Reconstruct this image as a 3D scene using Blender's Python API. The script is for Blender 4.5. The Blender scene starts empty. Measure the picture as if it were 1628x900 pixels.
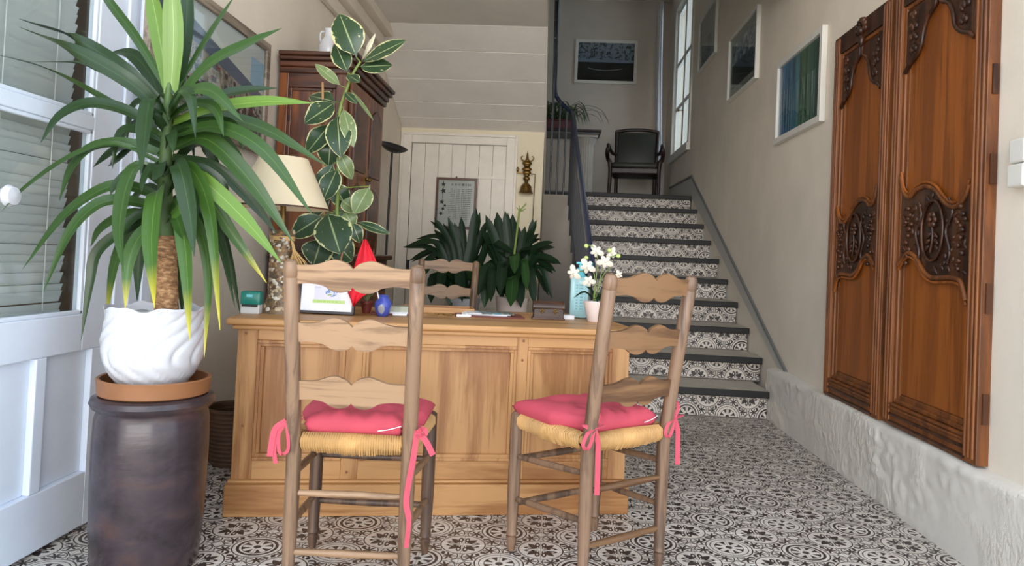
import bpy, bmesh, math, random
from mathutils import Vector, Matrix
random.seed(7)
S = bpy.context.scene
COL = S.collection
PI = math.pi

# ------------------------------------------------------------------ camera
F, YAW, PIT, ROL, CH, CY = 1131.5, -.0567, .0214, .0455, 1.0415, 385.5
_f = Vector((math.sin(YAW), math.cos(YAW), 0)); _r = Vector((math.cos(YAW), -math.sin(YAW), 0)); _u = Vector((0, 0, 1))
_f2 = _f*math.cos(PIT) + _u*math.sin(PIT); _u2 = _u*math.cos(PIT) - _f*math.sin(PIT)
_r3 = _r*math.cos(ROL) + _u2*math.sin(ROL); _u3 = _u2*math.cos(ROL) - _r*math.sin(ROL)
CAMP = Vector((0, 0, CH))
cam_d = bpy.data.cameras.new('camera'); cam = bpy.data.objects.new('camera', cam_d); COL.objects.link(cam)
cam_d.sensor_width = 36; cam_d.lens = F/1628*36; cam_d.shift_y = -(450-CY)/1628
cam_d.clip_start = .05; cam_d.clip_end = 200
cam.matrix_world = Matrix(((_r3.x, _u3.x, -_f2.x, CAMP.x), (_r3.y, _u3.y, -_f2.y, CAMP.y), (_r3.z, _u3.z, -_f2.z, CAMP.z), (0, 0, 0, 1)))
S.camera = cam
def at(px, py, Y):                       # point of the place seen at a pixel of the photograph, at distance Y
    v = _r3*((px-814)/F) - _u3*((py-CY)/F) + _f2
    return CAMP + v*(Y/v.y)

# ------------------------------------------------------------------ light
W = bpy.data.worlds.new('world'); S.world = W; W.use_nodes = True
bg = W.node_tree.nodes['Background']; bg.inputs[0].default_value = (.72, .85, 1.0, 1); bg.inputs[1].default_value = 2.1
def area(name, loc, target, sx, sy, power, color):
    d = bpy.data.lights.new(name, 'AREA'); d.shape = 'RECTANGLE'; d.size = sx; d.size_y = sy; d.energy = power; d.color = color
    o = bpy.data.objects.new(name, d); COL.objects.link(o); o.location = loc
    o.rotation_euler = (Vector(target)-Vector(loc)).to_track_quat('-Z', 'Y').to_euler(); return o
area('entrance_daylight', (0, -16, 3.4), (0, 5, 1.3), 17, 7.5, 2400, (1.0, .94, .87))
sd = bpy.data.lights.new('sun', 'SUN'); sd.energy = 9; sd.angle = .01; sd.color = (1, .96, .90); so_ = bpy.data.objects.new('sun', sd); COL.objects.link(so_)
so_.rotation_euler = Vector((.5, -.42, -.76)).to_track_quat('-Z', 'Y').to_euler()
S.view_settings.view_transform = 'Standard'; S.view_settings.look = 'None'; S.view_settings.gamma = 1
S.view_settings.use_curve_mapping = False
S.view_settings.exposure = .20

# ------------------------------------------------------------------ helpers
def lin(c):
    return tuple((x/255/12.92 if x/255 <= .04045 else ((x/255+.055)/1.055)**2.4) for x in c)
def tag(o, label=None, cat=None, group=None, kind=None):
    if label: o['label'] = label
    if cat: o['category'] = cat
    if group: o['group'] = group
    if kind: o['kind'] = kind
    return o
def thing(name, label, cat, loc=(0, 0, 0), rz=0, group=None):
    o = bpy.data.objects.new(name, None); COL.objects.link(o); o.empty_display_size = .05
    o.location = loc; o.rotation_euler = (0, 0, rz)
    return tag(o, label, cat, group)
def raw(name, verts, faces, mat, parent=None, smooth=None, uvs=None, bevel=0, seg=2):
    me = bpy.data.meshes.new(name); me.from_pydata([tuple(v) for v in verts], [], faces); me.update()
    if uvs:
        l = me.uv_layers.new(name='UVMap')
        for lp in me.loops: l.data[lp.index].uv = uvs[lp.vertex_index]
    if bevel or smooth is not None:
        bm = bmesh.new(); bm.from_mesh(me)
        if bevel:
            es = [e for e in bm.edges if len(e.link_faces) == 2 and e.calc_face_angle(0) > .5]
            bmesh.ops.bevel(bm, geom=es, offset=bevel, segments=seg, profile=.5, affect='EDGES', clamp_overlap=True)
        bmesh.ops.recalc_face_normals(bm, faces=bm.faces)
        bm.to_mesh(me); bm.free()
    if smooth is not None:
        for p in me.polygons: p.use_smooth = True
        me.set_sharp_from_angle(angle=math.radians(smooth))
    me.materials.append(mat)
    o = bpy.data.objects.new(name, me); COL.objects.link(o)
    if parent: o.parent = parent
    return o
class MB:
    def __init__(s): s.v = []; s.f = []
    def box(s, x0, x1, y0, y1, z0, z1, M=None):
        n = len(s.v)
        p = [(x, y, z) for z in (z0, z1) for y in (y0, y1) for x in (x0, x1)]
        if M is not None: p = [M @ Vector(q) for q in p]
        s.v += p
        for f in ((0, 2, 3, 1), (4, 5, 7, 6), (0, 1, 5, 4), (1, 3, 7, 5), (3, 2, 6, 7), (2, 0, 4, 6)): s.f.append(tuple(n+i for i in f))
        return s
    def tube(s, pts, rad, n=8, caps=True, flat=None):
        pts = [Vector(p) for p in pts]; m = len(pts)
        if not hasattr(rad, '__len__'): rad = [rad]*m
        b = len(s.v); ref = None
        for i, p in enumerate(pts):
            t = (pts[min(i+1, m-1)]-pts[max(i-1, 0)])
            if t.length < 1e-9: t = Vector((0, 0, 1))
            t.normalize()
            if ref is None:
                ref = Vector((0, 0, 1)) if abs(t.z) < .9 else Vector((1, 0, 0))
            a = (ref - t*ref.dot(t)); a.normalize(); c = t.cross(a); ref = a
            for k in range(n):
                w = 2*PI*k/n
                s.v.append(p + (a*math.cos(w)*(flat or 1) + c*math.sin(w))*rad[i])
        for i in range(m-1):
            for k in range(n):
                k2 = (k+1) % n
                s.f.append((b+i*n+k, b+i*n+k2, b+(i+1)*n+k2, b+(i+1)*n+k))
        if caps:
            s.f.append(tuple(b+k for k in range(n))[::-1]); s.f.append(tuple(b+(m-1)*n+k for k in range(n)))
        return s
    def lathe(s, prof, n=32, c=(0, 0, 0), fn=None, caps=True):
        b = len(s.v); m = len(prof)
        for i, (r, z) in enumerate(prof):
            for k in range(n):
                w = 2*PI*k/n; rr, zz = (r, z) if fn is None else fn(r, z, w, i/(m-1))
                s.v.append(Vector((c[0]+rr*math.cos(w), c[1]+rr*math.sin(w), c[2]+zz)))
        for i in range(m-1):
            for k in range(n):
                k2 = (k+1) % n; s.f.append((b+i*n+k, b+i*n+k2, b+(i+1)*n+k2, b+(i+1)*n+k))
        if caps:
            s.f.append(tuple(b+k for k in range(n))[::-1]); s.f.append(tuple(b+(m-1)*n+k for k in range(n)))
        return s
    def ball(s, c, r, n=10, m=7, M=None):
        if not hasattr(r, '__len__'): r = (r, r, r)
        b = len(s.v)
        for i in range(m):
            ph = PI*(i+.5)/m
            for k in range(n):
                w = 2*PI*k/n; q = Vector((math.sin(ph)*math.cos(w)*r[0], math.sin(ph)*math.sin(w)*r[1], math.cos(ph)*r[2]))
                if M is not None: q = M @ q
                s.v.append(q+Vector(c))
        for i in range(m-1):
            for k in range(n):
                k2 = (k+1) % n; s.f.append((b+i*n+k, b+(i+1)*n+k, b+(i+1)*n+k2, b+i*n+k2))
        s.f.append(tuple(b+k for k in range(n))); s.f.append(tuple(b+(m-1)*n+k for k in range(n))[::-1])
        return s
    def prism(s, poly, y0, y1, M=None):           # polygon in local XZ, extruded along y
        b = len(s.v); n = len(poly)
        for y in (y0, y1):
            for x, z in poly:
                q = Vector((x, y, z)); s.v.append(M @ q if M is not None else q)
        s.f.append(tuple(b+i for i in range(n))); s.f.append(tuple(b+n+i for i in range(n))[::-1])
        for i in range(n):
            j = (i+1) % n; s.f.append((b+i, b+n+i, b+n+j, b+j))
        return s
    def strip(s, pts, width, side, thick=.002):    # flat ribbon
        pts = [Vector(p) for p in pts]; b = len(s.v); m = len(pts)
        for i, p in enumerate(pts):
            t = (pts[min(i+1, m-1)]-pts[max(i-1, 0)]).normalized()
            sd = Vector(side[i] if isinstance(side, list) else side); sd = (sd-t*sd.dot(t)).normalized(); nn = t.cross(sd)
            w = width[i] if hasattr(width, '__len__') else width
            for a, c in ((-1, -1), (1, -1), (1, 1), (-1, 1)): s.v.append(p+sd*a*w/2+nn*c*thick/2)
        for i in range(m-1):
            for k in range(4):
                k2 = (k+1) % 4; s.f.append((b+i*4+k, b+i*4+k2, b+(i+1)*4+k2, b+(i+1)*4+k))
        s.f.append((b+3, b+2, b+1, b)); e = b+(m-1)*4; s.f.append((e, e+1, e+2, e+3))
        return s
    def build(s, name, mat, parent=None, smooth=None, bevel=0, seg=2):
        return raw(name, s.v, s.f, mat, parent, smooth, None, bevel, seg)
def box(name, mat, parent, x0, x1, y0, y1, z0, z1, bevel=0, smooth=None):
    return MB().box(min(x0, x1), max(x0, x1), min(y0, y1), max(y0, y1), min(z0, z1), max(z0, z1)).build(name, mat, parent, smooth, bevel)
def struct(o, label): return tag(o, label, None, None, 'structure')
def spline(P, n=10):
    P = [Vector(p) for p in P]; out = []
    Q = [P[0]*2-P[1]]+P+[P[-1]*2-P[-2]]
    for i in range(1, len(Q)-2):
        for k in range(n):
            t = k/n; a, b, c, d = Q[i-1:i+3]
            out.append(.5*((2*b)+(c-a)*t+(2*a-5*b+4*c-d)*t*t+(3*b-a-3*c+d)*t**3))
    out.append(P[-1]); return out
def dup(root, loc, rz, label, group=None):
    r = root.copy(); COL.objects.link(r); r.location = loc; r.rotation_euler = (0, 0, rz); r['label'] = label
    if group: r['group'] = group
    for ch in [o for o in bpy.data.objects if o.parent == root]:
        c = ch.copy(); COL.objects.link(c); c.parent = r
    return r

# ------------------------------------------------------------------ materials
class X:                                          # tiny expression wrapper round Math nodes
    nt = None
    def __init__(s, k): s.k = k
    @staticmethod
    def op(o, *a):
        n = X.nt.nodes.new('ShaderNodeMath'); n.operation = o
        for i, q in enumerate(a):
            if isinstance(q, X): X.nt.links.new(q.k, n.inputs[i])
            else: n.inputs[i].default_value = q
        return X(n.outputs[0])
    def __add__(s, o): return X.op('ADD', s, o)
    def __radd__(s, o): return X.op('ADD', o, s)
    def __sub__(s, o): return X.op('SUBTRACT', s, o)
    def __rsub__(s, o): return X.op('SUBTRACT', o, s)
    def __mul__(s, o): return X.op('MULTIPLY', s, o)
    def __rmul__(s, o): return X.op('MULTIPLY', o, s)
    def __truediv__(s, o): return X.op('DIVIDE', s, o)
    def __rtruediv__(s, o): return X.op('DIVIDE', o, s)
    def lt(s, o): return X.op('LESS_THAN', s, o)
    def gt(s, o): return X.op('GREATER_THAN', s, o)
    def ab(s): return X.op('ABSOLUTE', s)
    def fr(s): return X.op('FRACT', s)
    def fl(s): return X.op('FLOOR', s)
    def mx(s, o): return X.op('MAXIMUM', s, o)
    def mn(s, o): return X.op('MINIMUM', s, o)
    def cos(s): return X.op('COSINE', s)
    def sin(s): return X.op('SINE', s)
    def sq(s): return X.op('SQRT', s)
    def near(s, c, w): return (s-c).ab().lt(w)
    def btw(s, a, b): return s.gt(a)*s.lt(b)
def hyp(a, b): return (a*a+b*b).sq()
class Mat:
    def __init__(s, name, color=(.8, .8, .8), rough=.5, **kw):
        s.m = bpy.data.materials.new(name); s.m.use_nodes = True; s.nt = s.m.node_tree; s.b = s.nt.nodes['Principled BSDF']
        s.b.inputs['Base Color'].default_value = (*color, 1); s.b.inputs['Roughness'].default_value = rough
        for k, v in kw.items(): s.b.inputs[k.replace('_', ' ')].default_value = v
        X.nt = s.nt
    def n(s, t): return s.nt.nodes.new(t)
    def l(s, a, b): s.nt.links.new(a, b)
    def coord(s, kind='Object', scale=(1, 1, 1)):
        if kind == 'Position': src = s.n('ShaderNodeNewGeometry').outputs['Position']
        else: src = s.n('ShaderNodeTexCoord').outputs[kind]
        mp = s.n('ShaderNodeMapping'); mp.inputs['Scale'].default_value = scale; s.l(src, mp.inputs[0]); return mp.outputs[0]
    def noise(s, co, scale, detail=4, rough=.5, dist=0):
        n = s.n('ShaderNodeTexNoise'); n.inputs['Scale'].default_value = scale; n.inputs['Detail'].default_value = detail
        n.inputs['Roughness'].default_value = rough; n.inputs['Distortion'].default_value = dist; s.l(co, n.inputs['Vector']); return n.outputs['Fac']
    def ramp(s, fac, stops):
        r = s.n('ShaderNodeValToRGB'); e = r.color_ramp.elements
        while len(e) < len(stops): e.new(.5)
        for q, (p, c) in zip(e, stops): q.position = p; q.color = (*c, 1)
        s.l(fac.k if isinstance(fac, X) else fac, r.inputs[0]); return r.outputs[0]
    def mix(s, fac, a, b, blend='MIX'):
        n = s.n('ShaderNodeMix'); n.data_type = 'RGBA'; n.blend_type = blend
        for i, q in ((0, fac), (6, a), (7, b)):
            if isinstance(q, X): q = q.k
            if isinstance(q, (int, float)): n.inputs[i].default_value = q
            elif isinstance(q, tuple): n.inputs[i].default_value = (*q, 1)
            else: s.l(q, n.inputs[i])
        return n.outputs[2]
    def col(s, sock): s.l(sock, s.b.inputs['Base Color']); return s
    def bump(s, h, strength=.3, dist=.01):
        b = s.n('ShaderNodeBump'); b.inputs['Strength'].default_value = strength; b.inputs['Distance'].default_value = dist
        s.l(h.k if isinstance(h, X) else h, b.inputs['Height']); s.l(b.outputs[0], s.b.inputs['Normal']); return s
    def sep(s, co):
        n = s.n('ShaderNodeSeparateXYZ'); s.l(co, n.inputs[0]); X.nt = s.nt; return X(n.outputs[0]), X(n.outputs[1]), X(n.outputs[2])
def plain(name, rgb, rough=.5, var=.08, bump=0, bscale=60, **kw):
    m = Mat(name, lin(rgb), rough, **kw); c = lin(rgb)
    co = m.coord('Object'); f = m.noise(co, 9, 5, .6)
    m.col(m.ramp(f, [(.3, tuple(x*(1-var) for x in c)), (.7, tuple(min(1, x*(1+var)) for x in c))]))
    if bump: m.bump(m.noise(co, bscale, 3), bump, .004)
    return m.m
def wood(name, light, dark, axis=2, fine=70, coarse=9, rough=.45, bump=.12, contrast=(.32, .68), stretch=.07, **kw):
    m = Mat(name, lin(light), rough, **kw); L, D = lin(light), lin(dark)
    sc = [1, 1, 1]; sc[axis] = stretch
    co = m.coord('Object', tuple(sc))
    a = m.noise(co, coarse, 6, .6, .6); b = m.noise(co, fine, 4, .6)
    X.nt = m.nt
    g = ((X(a)*26).sin()*.5+.5)*.35 + X(a)*.40 + X(b)*.35
    m.col(m.ramp(g, [(contrast[0], D), (.5, tuple((p+q)/2 for p, q in zip(L, D))), (contrast[1], L)]))
    m.bump(X(b), bump, .003)
    return m.m
def plaster(name, rgb, amp=.25, scale=14, rough=.75, big=.5):
    m = Mat(name, lin(rgb), rough); c = lin(rgb); co = m.coord('Position')
    f = m.noise(co, 2.2, 5, .6); g = m.noise(co, scale, 6, .6)
    m.col(m.ramp(f, [(.3, tuple(x*.93 for x in c)), (.72, tuple(min(1, x*1.05) for x in c))]))
    X.nt = m.nt; m.bump(X(g)+X(f)*big, amp, .02); return m.m
M = {}
M['wall'] = plaster('beige_plaster', (234, 223, 207), .10)
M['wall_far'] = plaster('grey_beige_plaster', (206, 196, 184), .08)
M['wall_cream'] = plaster('cream_plaster', (230, 218, 190), .08)
M['soffit'] = plaster('white_board', (238, 231, 223), .22, 22)
M['ceil'] = plaster('ceiling_white', (240, 234, 226), .08)
M['plinth'] = plaster('whitewashed_stone', (226, 220, 210), .16, 9, .45)
m = Mat('whitewashed_stone_face', lin((226, 220, 210)), .42); co = m.coord('Position'); big = X(m.noise(co, 1.9, 3)); fine = X(m.noise(m.coord('Position', (1, 1, .6)), 26, 5, .6, .8)); msk = X.op('SMOOTH_MAX', (big-.47)*7.0, 0, .1).mn(1.0)
c = m.ramp(big, [(.35, lin((222, 217, 209))), (.65, lin((232, 226, 214)))]); c = m.mix(msk*fine.gt(.60)*.35, c, lin((196, 186, 158))); m.col(c); m.bump(fine*msk*1.6+X(m.noise(co, 9, 3))*.25, .55, .02); M['plinth'] = m.m
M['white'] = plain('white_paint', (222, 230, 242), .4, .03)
M['whitew'] = plain('warm_white_paint', (230, 222, 210), .5, .05)
M['frame_white'] = plain('white_frame', (225, 222, 214), .4, .03)
M['grey_trim'] = plain('grey_paint', (118, 120, 120), .45, .05)
M['stringer'] = plain('pale_grey_paint', (190, 188, 184), .55, .05)
M['tread'] = plain('black_slate', (15, 14, 14), .55, .25)
M['tread_top'] = plain('lit_slate_tread', (192, 186, 174), .5, .12)  # same black slate; grazing reflection on the tread tops put into the colour
M['black'] = plain('black_metal', (22, 22, 24), .4, .1)
M['railing'] = plain('blue_grey_iron', (48, 50, 58), .35, .1)
M['handrail'] = plain('blue_handrail', (50, 58, 84), .25, .1)
M['pine'] = wood('pine_vertical', (182, 134, 84), (142, 92, 48), 2, 90, 5)
M['pine_h'] = wood('pine_horizontal', (186, 138, 86), (146, 96, 50), 0, 90, 5)
M['chair_a'] = wood('beech_light', (156, 124, 94), (104, 76, 52), 0, 70, 12)
M['chair_ap'] = wood('beech_post', (132, 104, 80), (88, 66, 50), 2, 60, 12)
M['chair_b'] = wood('walnut_slat', (128, 94, 62), (86, 58, 36), 0, 60, 10)
M['chair_bp'] = wood('walnut_post', (128, 100, 78), (84, 64, 50), 2, 60, 12)
M['knot'] = plain('pine_knot', (132, 86, 50), .5, .2)
M['chair_leg'] = wood('dark_leg', (104, 78, 60), (66, 48, 38), 2, 60, 12)
M['armoire'] = wood('armoire_oak', (132, 76, 40), (74, 38, 20), 2, 60, 8, .35)
M['armoire_d'] = wood('armoire_dark', (92, 52, 32), (52, 28, 18), 0, 60, 8, .35)
M['carved'] = wood('door_oak', (158, 88, 30), (110, 56, 16), 2, 150, 9, .42, .08, (.25, .8))
M['carved_f'] = wood('door_stile_oak', (132, 76, 32), (78, 42, 18), 2, 100, 10, .45, .08, (.25, .8))
M['carved_d'] = wood('door_carving_dark', (78, 44, 24), (38, 20, 12), 2, 60, 12, .32)
M['ebony'] = wood('dark_mahogany', (44, 26, 22), (22, 12, 12), 2, 60, 10, .42, .03)
M['rush'] = plain('rush', (184, 142, 88), .65, .28, .3, 200)
M['pink'] = plain('pink_cotton', (186, 70, 86), .85, .07, .15, 300)
M['pinkd'] = plain('pink_tie', (186, 74, 90), .85, .07)
M['ceramic'] = plain('white_ceramic', (200, 201, 206), .12, .02)
M['soil'] = plain('soil', (70, 62, 56), .9, .4, .5, 80)
M['terra'] = plain('terracotta', (138, 92, 58), .5, .12)
M['trunk'] = plain('yucca_bark', (150, 112, 72), .8, .45, .9, 60)
m = Mat('yucca_bark', rough=.8); f = m.noise(m.coord('Object', (1, 1, 2.6)), 42, 5, .65, .4); m.col(m.ramp(f, [(.32, lin((84, 56, 34))), (.5, lin((136, 98, 62))), (.68, lin((186, 148, 108)))])); m.bump(f, .8, .006); M['trunk'] = m.m
M['stone'] = None
M['shade'] = plain('cream_fabric', (226, 208, 174), .7, .03)
M['gold'] = plain('brass', (120, 92, 46), .35, .3, .4, 120, Metallic=.8)
M['straw'] = plain('raffia', (206, 168, 108), .8, .2)
M['wicker'] = plain('dark_wicker', (72, 48, 30), .7, .3, .5, 90)
M['teal'] = plain('teal_plastic', (18, 120, 104), .3, .05)
M['ltgrey'] = plain('pale_grey_plastic', (206, 206, 204), .4, .05)
M['red'] = plain('red_felt', (214, 22, 44), .7, .08)
M['paper'] = plain('paper', (238, 238, 240), .6, .02)
M['maroon'] = plain('maroon_leather', (110, 42, 34), .45, .1)
M['boxw'] = wood('dark_box', (84, 54, 38), (48, 30, 22), 0, 60, 10, .4)
M['curtain'] = plain('white_voile', (206, 206, 212), .8, .05)
M['seat_green'] = plain('black_green_leather', (46, 48, 42), .45, .15)
M['petal'] = plain('orchid_petal', (214, 206, 190), .5, .04)
M['bud'] = plain('green_bud', (188, 206, 120), .5, .08)
M['stemg'] = plain('green_stem', (120, 140, 66), .5, .1)
M['stick'] = plain('bamboo_stick', (176, 132, 84), .6, .1)
M['potpink'] = plain('pale_pink_pot', (226, 208, 200), .45, .04)
M['wine'] = plain('wine_red_planter', (92, 32, 40), .4, .1)
M['column'] = plain('white_stone', (206, 200, 192), .6, .05)
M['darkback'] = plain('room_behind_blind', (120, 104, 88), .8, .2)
M['slat'] = plain('blind_slat', (206, 206, 202), .45, .03)
M['cord'] = plain('blind_cord', (214, 212, 206), .7, .05)
M['screenb'] = plain('dark_frame', (34, 28, 34), .35, .05)
M['skirt_blue'] = plain('white_baseboard', (216, 220, 228), .45, .03)
M['ground'] = plain('pale_paving', (222, 214, 202), .8, .1)
def leafmat(name, base, tip, vein, margin=None, rough=.32, yellow=None):
    m = Mat(name, lin(base), rough); uv = m.coord('UV'); u, v, w = m.sep(uv); co = m.coord('Object')
    n1 = X(m.noise(co, 30, 3)); streak = X(m.noise(m.coord('UV', (40, 1.5, 1)), 1, 3))
    c = m.mix(streak, lin(base), lin(tip))
    c = m.mix((u-.5).ab().lt(.025), c, lin(vein))
    if margin:
        k = ((u-.5).ab()+(n1-.5)*.26).gt(.455); c = m.mix(k, c, lin(margin))
        spot = X(m.noise(co, 45, 2)).gt(.68)*((u-.5).ab().gt(.2)); c = m.mix(spot*.55, c, lin(margin))
    if yellow:
        k = X.op('SMOOTH_MAX', (v-.80)*6, 0, .05).mn(1.0); c = m.mix(k, c, lin(yellow))
    m.col(c); m.b.inputs['Specular IOR Level'].default_value = .22 if 'clivia' in name else .45; m.bump(streak, .08, .004); return m.m
M['yucca'] = leafmat('yucca_leaf', (36, 62, 24), (56, 84, 34), (70, 98, 44))
M['yucca_b'] = leafmat('yucca_young_leaf', (80, 112, 38), (104, 134, 52), (120, 148, 66))
M['yucca_s'] = plain('yucca_green_stem', (62, 88, 36), .5, .25, .4, 60)
M['yucca_d'] = leafmat('yucca_dark_leaf', (26, 46, 20), (40, 64, 28), (52, 76, 38))
M['yucca_y'] = leafmat('yucca_yellow_tip', (46, 78, 28), (68, 100, 38), (84, 114, 48), None, .32, (176, 166, 46))
M['ficus'] = leafmat('rubber_leaf', (40, 62, 40), (58, 84, 54), (150, 164, 116), (206, 206, 150))
M['ficus_p'] = leafmat('rubber_leaf_pale', (104, 124, 80), (128, 146, 98), (170, 180, 130), (206, 206, 160))
M['spike'] = leafmat('rubber_new_leaf', (220, 214, 186), (228, 222, 200), (216, 206, 170))
M['clivia'] = leafmat('clivia_leaf', (18, 36, 20), (28, 50, 28), (34, 58, 32), None, .42)
M['clivia_l'] = leafmat('clivia_light_leaf', (34, 62, 30), (48, 78, 38), (60, 90, 48), None, .3)
M['spider'] = leafmat('spider_leaf', (34, 60, 30), (60, 86, 44), (130, 146, 96))
# brown stoneware jar
m = Mat('brown_stoneware', lin((74, 56, 52)), .24); co = m.coord('Object'); f = m.noise(m.coord('Object', (1, 1, 1.6)), 7, 5, .6, .5)
m.col(m.ramp(f, [(.3, lin((40, 32, 35))), (.55, lin((60, 50, 54))), (.78, lin((84, 60, 56)))])); m.bump(m.noise(m.coord('Object', (1, 1, 5)), 9, 4), .07, .01); M['stone'] = m.m
# blind/door glass
def glass(name, tint=(.92, .95, .95), refl=.12):
    m = Mat(name); nt = m.nt; tr = m.n('ShaderNodeBsdfTransparent'); tr.inputs[0].default_value = (*tint, 1)
    gl = m.n('ShaderNodeBsdfGlossy'); gl.inputs['Roughness'].default_value = .02
    lw = m.n('ShaderNodeLayerWeight'); X.nt = nt; fr = X.op('POWER', X(lw.outputs['Facing']), 5.0)*.55+.04; mx = m.n('ShaderNodeMixShader')
    m.l(fr.k, mx.inputs[0]); m.l(tr.outputs[0], mx.inputs[1]); m.l(gl.outputs[0], mx.inputs[2])
    m.l(mx.outputs[0], nt.nodes['Material Output'].inputs[0]); return m.m
M['glass'] = glass('clear_glass')
# translucent blue soap bottle
m = Mat('aqua_plastic', lin((160, 200, 204)), .2); M['aqua'] = m.m
M['aqua_c'] = plain('aqua_cap', (100, 196, 206), .3, .03)
# blue vase with grey ovals
m = Mat('blue_glaze', lin((70, 84, 170)), .15); x, y, z = m.sep(m.coord('Object'))
a = X.op('ARCTAN2', x, y*-1.0); k = hyp(((a*(4/(2*PI))+.5).fr()-.5)*.075, z-.032).lt(.020)
m.col(m.mix(k, lin((70, 84, 172)), lin((150, 150, 156)))); M['bluevase'] = m.m
# cement tiles -------------------------------------------------------------
def tilemat(name, kind, P=.28, ox=0, oy=0):
    m = Mat(name, rough=.42); X.nt = m.nt
    if kind == 'floor':
        x, y, z = m.sep(m.coord('Position')); x = (x-ox)/P; y = (y-oy)/P
    else:
        x, y, z = m.sep(m.coord('UV'))
    cx = (x+.5).fl(); cy = (y+.5).fl(); par = X.op('MODULO', (cx+cy+200.0), 2.0).gt(.5)
    ax = ((x+.5).fr()-.5).ab(); ay = ((y+.5).fr()-.5).ab()
    r1 = hyp(ax, ay); th = X.op('ARCTAN2', ay, ax)
    d = r1.btw(.290, .308)
    d = d.mx(r1.btw(.214, .252)*par).mx(r1.btw(.240, .253)*(1-par)).mx(r1.btw(.178, .188))
    wed = (th*8.0).cos().lt((r1-.185)*11.0+.30)*r1.btw(.085, .18); d = d.mx(wed).mx(r1.lt(.046))
    bx = .5-ax; by = .5-ay; r2 = hyp(bx, by); d = d.mx(r2.btw(.276, .293))
    s = (bx+by)*.7071; t = (bx-by).ab()*.7071
    d = d.mx(t.lt((((s-.06)/.18)*PI).sin()*.042)*s.btw(.06, .24))
    mm = bx.mx(by); nn = bx.mn(by)
    e = hyp((mm-.145)/.062, (nn-.042)/.030); d = d.mx(e.btw(.45, 1.12))
    d = d.mx(nn.near(.022, .007)*mm.btw(.035, .10))
    A = ax.mx(ay); B = ax.mn(ay); q = (.5-A)+B
    d = d.mx(q.near(.088, .010))
    sx = A-.362; sy = B-.138; r3 = hyp(sx, sy); ps = X.op('ARCTAN2', sy, sx)
    out = r1.gt(.318)*r2.gt(.302)
    d = d.mx(r3.lt((ps*7.0+.4).cos()*.036+.066)*out)
    d = d.mx(hyp(sx, sy).near(.116, .008)*out*q.gt(.1))
    d = d.mx(hyp((A-.285)/.026, (B-.222)/.040).lt(1.0)*r1.gt(.315)*r2.gt(.30))
    co = m.coord('Position'); n1 = m.noise(co, 35, 4); n2 = m.noise(co, 3, 3)
    light = m.ramp(n2, [(.3, lin((204, 195, 184))), (.7, lin((222, 214, 204)))])
    dark = m.ramp(n1, [(.3, lin((38, 31, 29))), (.75, lin((68, 58, 55)))])
    m.col(m.mix(d, light, dark)); m.bump(n1, .05, .002); return m.m
WX, WY = .7067, 2.719
M['tile'] = tilemat('patterned_cement_tile', 'floor', .28, WX, WY)
M['tile_r'] = tilemat('patterned_riser_tile', 'riser')
M['grout'] = plain('grout', (120, 112, 106), .9, .1)

# ------------------------------------------------------------------ setting
XR, XP, XL = 1.60, 1.54, -1.62
YF, ZC, ZT = 10.6, 2.98, 4.94          # far wall, lower ceiling, stairwell ceiling
YB = 7.3                               # wall with the plank door
floor = box('floor', M['grout'], None, -2.2, 2.6, .6, 8.4, -.2, -.0016); struct(floor, 'floor of black and white patterned cement tiles')
g = box('outdoor_ground', M['ground'], None, -14, 14, -16, .6, -.25, -.05); tag(g, 'pale paved ground outside the entrance', 'ground', kind='structure')
def tile_mesh():
    a = .0694; h = -.008
    v = [(-a, -a, h), (a, -a, h), (a, a, h), (-a, a, h)]+[(sx*(a-0), sy*(a-0), -.0008) for sx, sy in ((-1, -1), (1, -1), (1, 1), (-1, 1))]+[(sx*(a-.0008), sy*(a-.0008), 0) for sx, sy in ((-1, -1), (1, -1), (1, 1), (-1, 1))]
    f = [(8, 9, 10, 11)]
    for b in (0, 4):
        for i in range(4): j = (i+1) % 4; f.append((b+i, b+j, b+4+j, b+4+i))
    return v, f
DK_O = Vector((-1.207, 2.72, 0)); DK_A = math.atan2(.32, 1.552); DK_L = 1.585
def pix(p):
    d = Vector(p)-CAMP; z = d.dot(_f2); return (814+F*d.dot(_r3)/z, CY-F*d.dot(_u3)/z) if z > .1 else (-9e3, -9e3)
tv, tf = tile_mesh(); cells = []
for i in range(-21, 12):
    for j in range(-15, 22):
        x = WX+.07+.14*i; y = WY+.07+.14*j
        if x < -1.72 or x > 1.60 or y > 5.12: continue
        px, py = pix((x, y, 0)); vis = -70 < px < 1690 and -50 < py < 960
        lx = (x-DK_O.x)*math.cos(DK_A)+(y-DK_O.y)*math.sin(DK_A); ly = -(x-DK_O.x)*math.sin(DK_A)+(y-DK_O.y)*math.cos(DK_A)
        if -.05 < lx < DK_L-.02 and ly > .02: vis = False      # hidden by the desk
        cells.append((0 if vis else 1, y, x))
cells.sort(); tile0 = None; rest = MB()
for k, (hid, y, x) in enumerate(cells):
    if k < 300 and not hid:
        if tile0 is None: tile0 = raw('tile', tv, tf, M['tile'], floor); o = tile0
        else: o = tile0.copy(); COL.objects.link(o)
        o.location = (x, y, random.uniform(-.0004, .0003))
    else:
        b = len(rest.v); rest.v += [(a+x, c+y, d) for a, c, d in tv]; rest.f += [tuple(b+i for i in q) for q in tf]
tag(rest.build('tiles', M['tile'], floor), kind='stuff')

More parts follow.
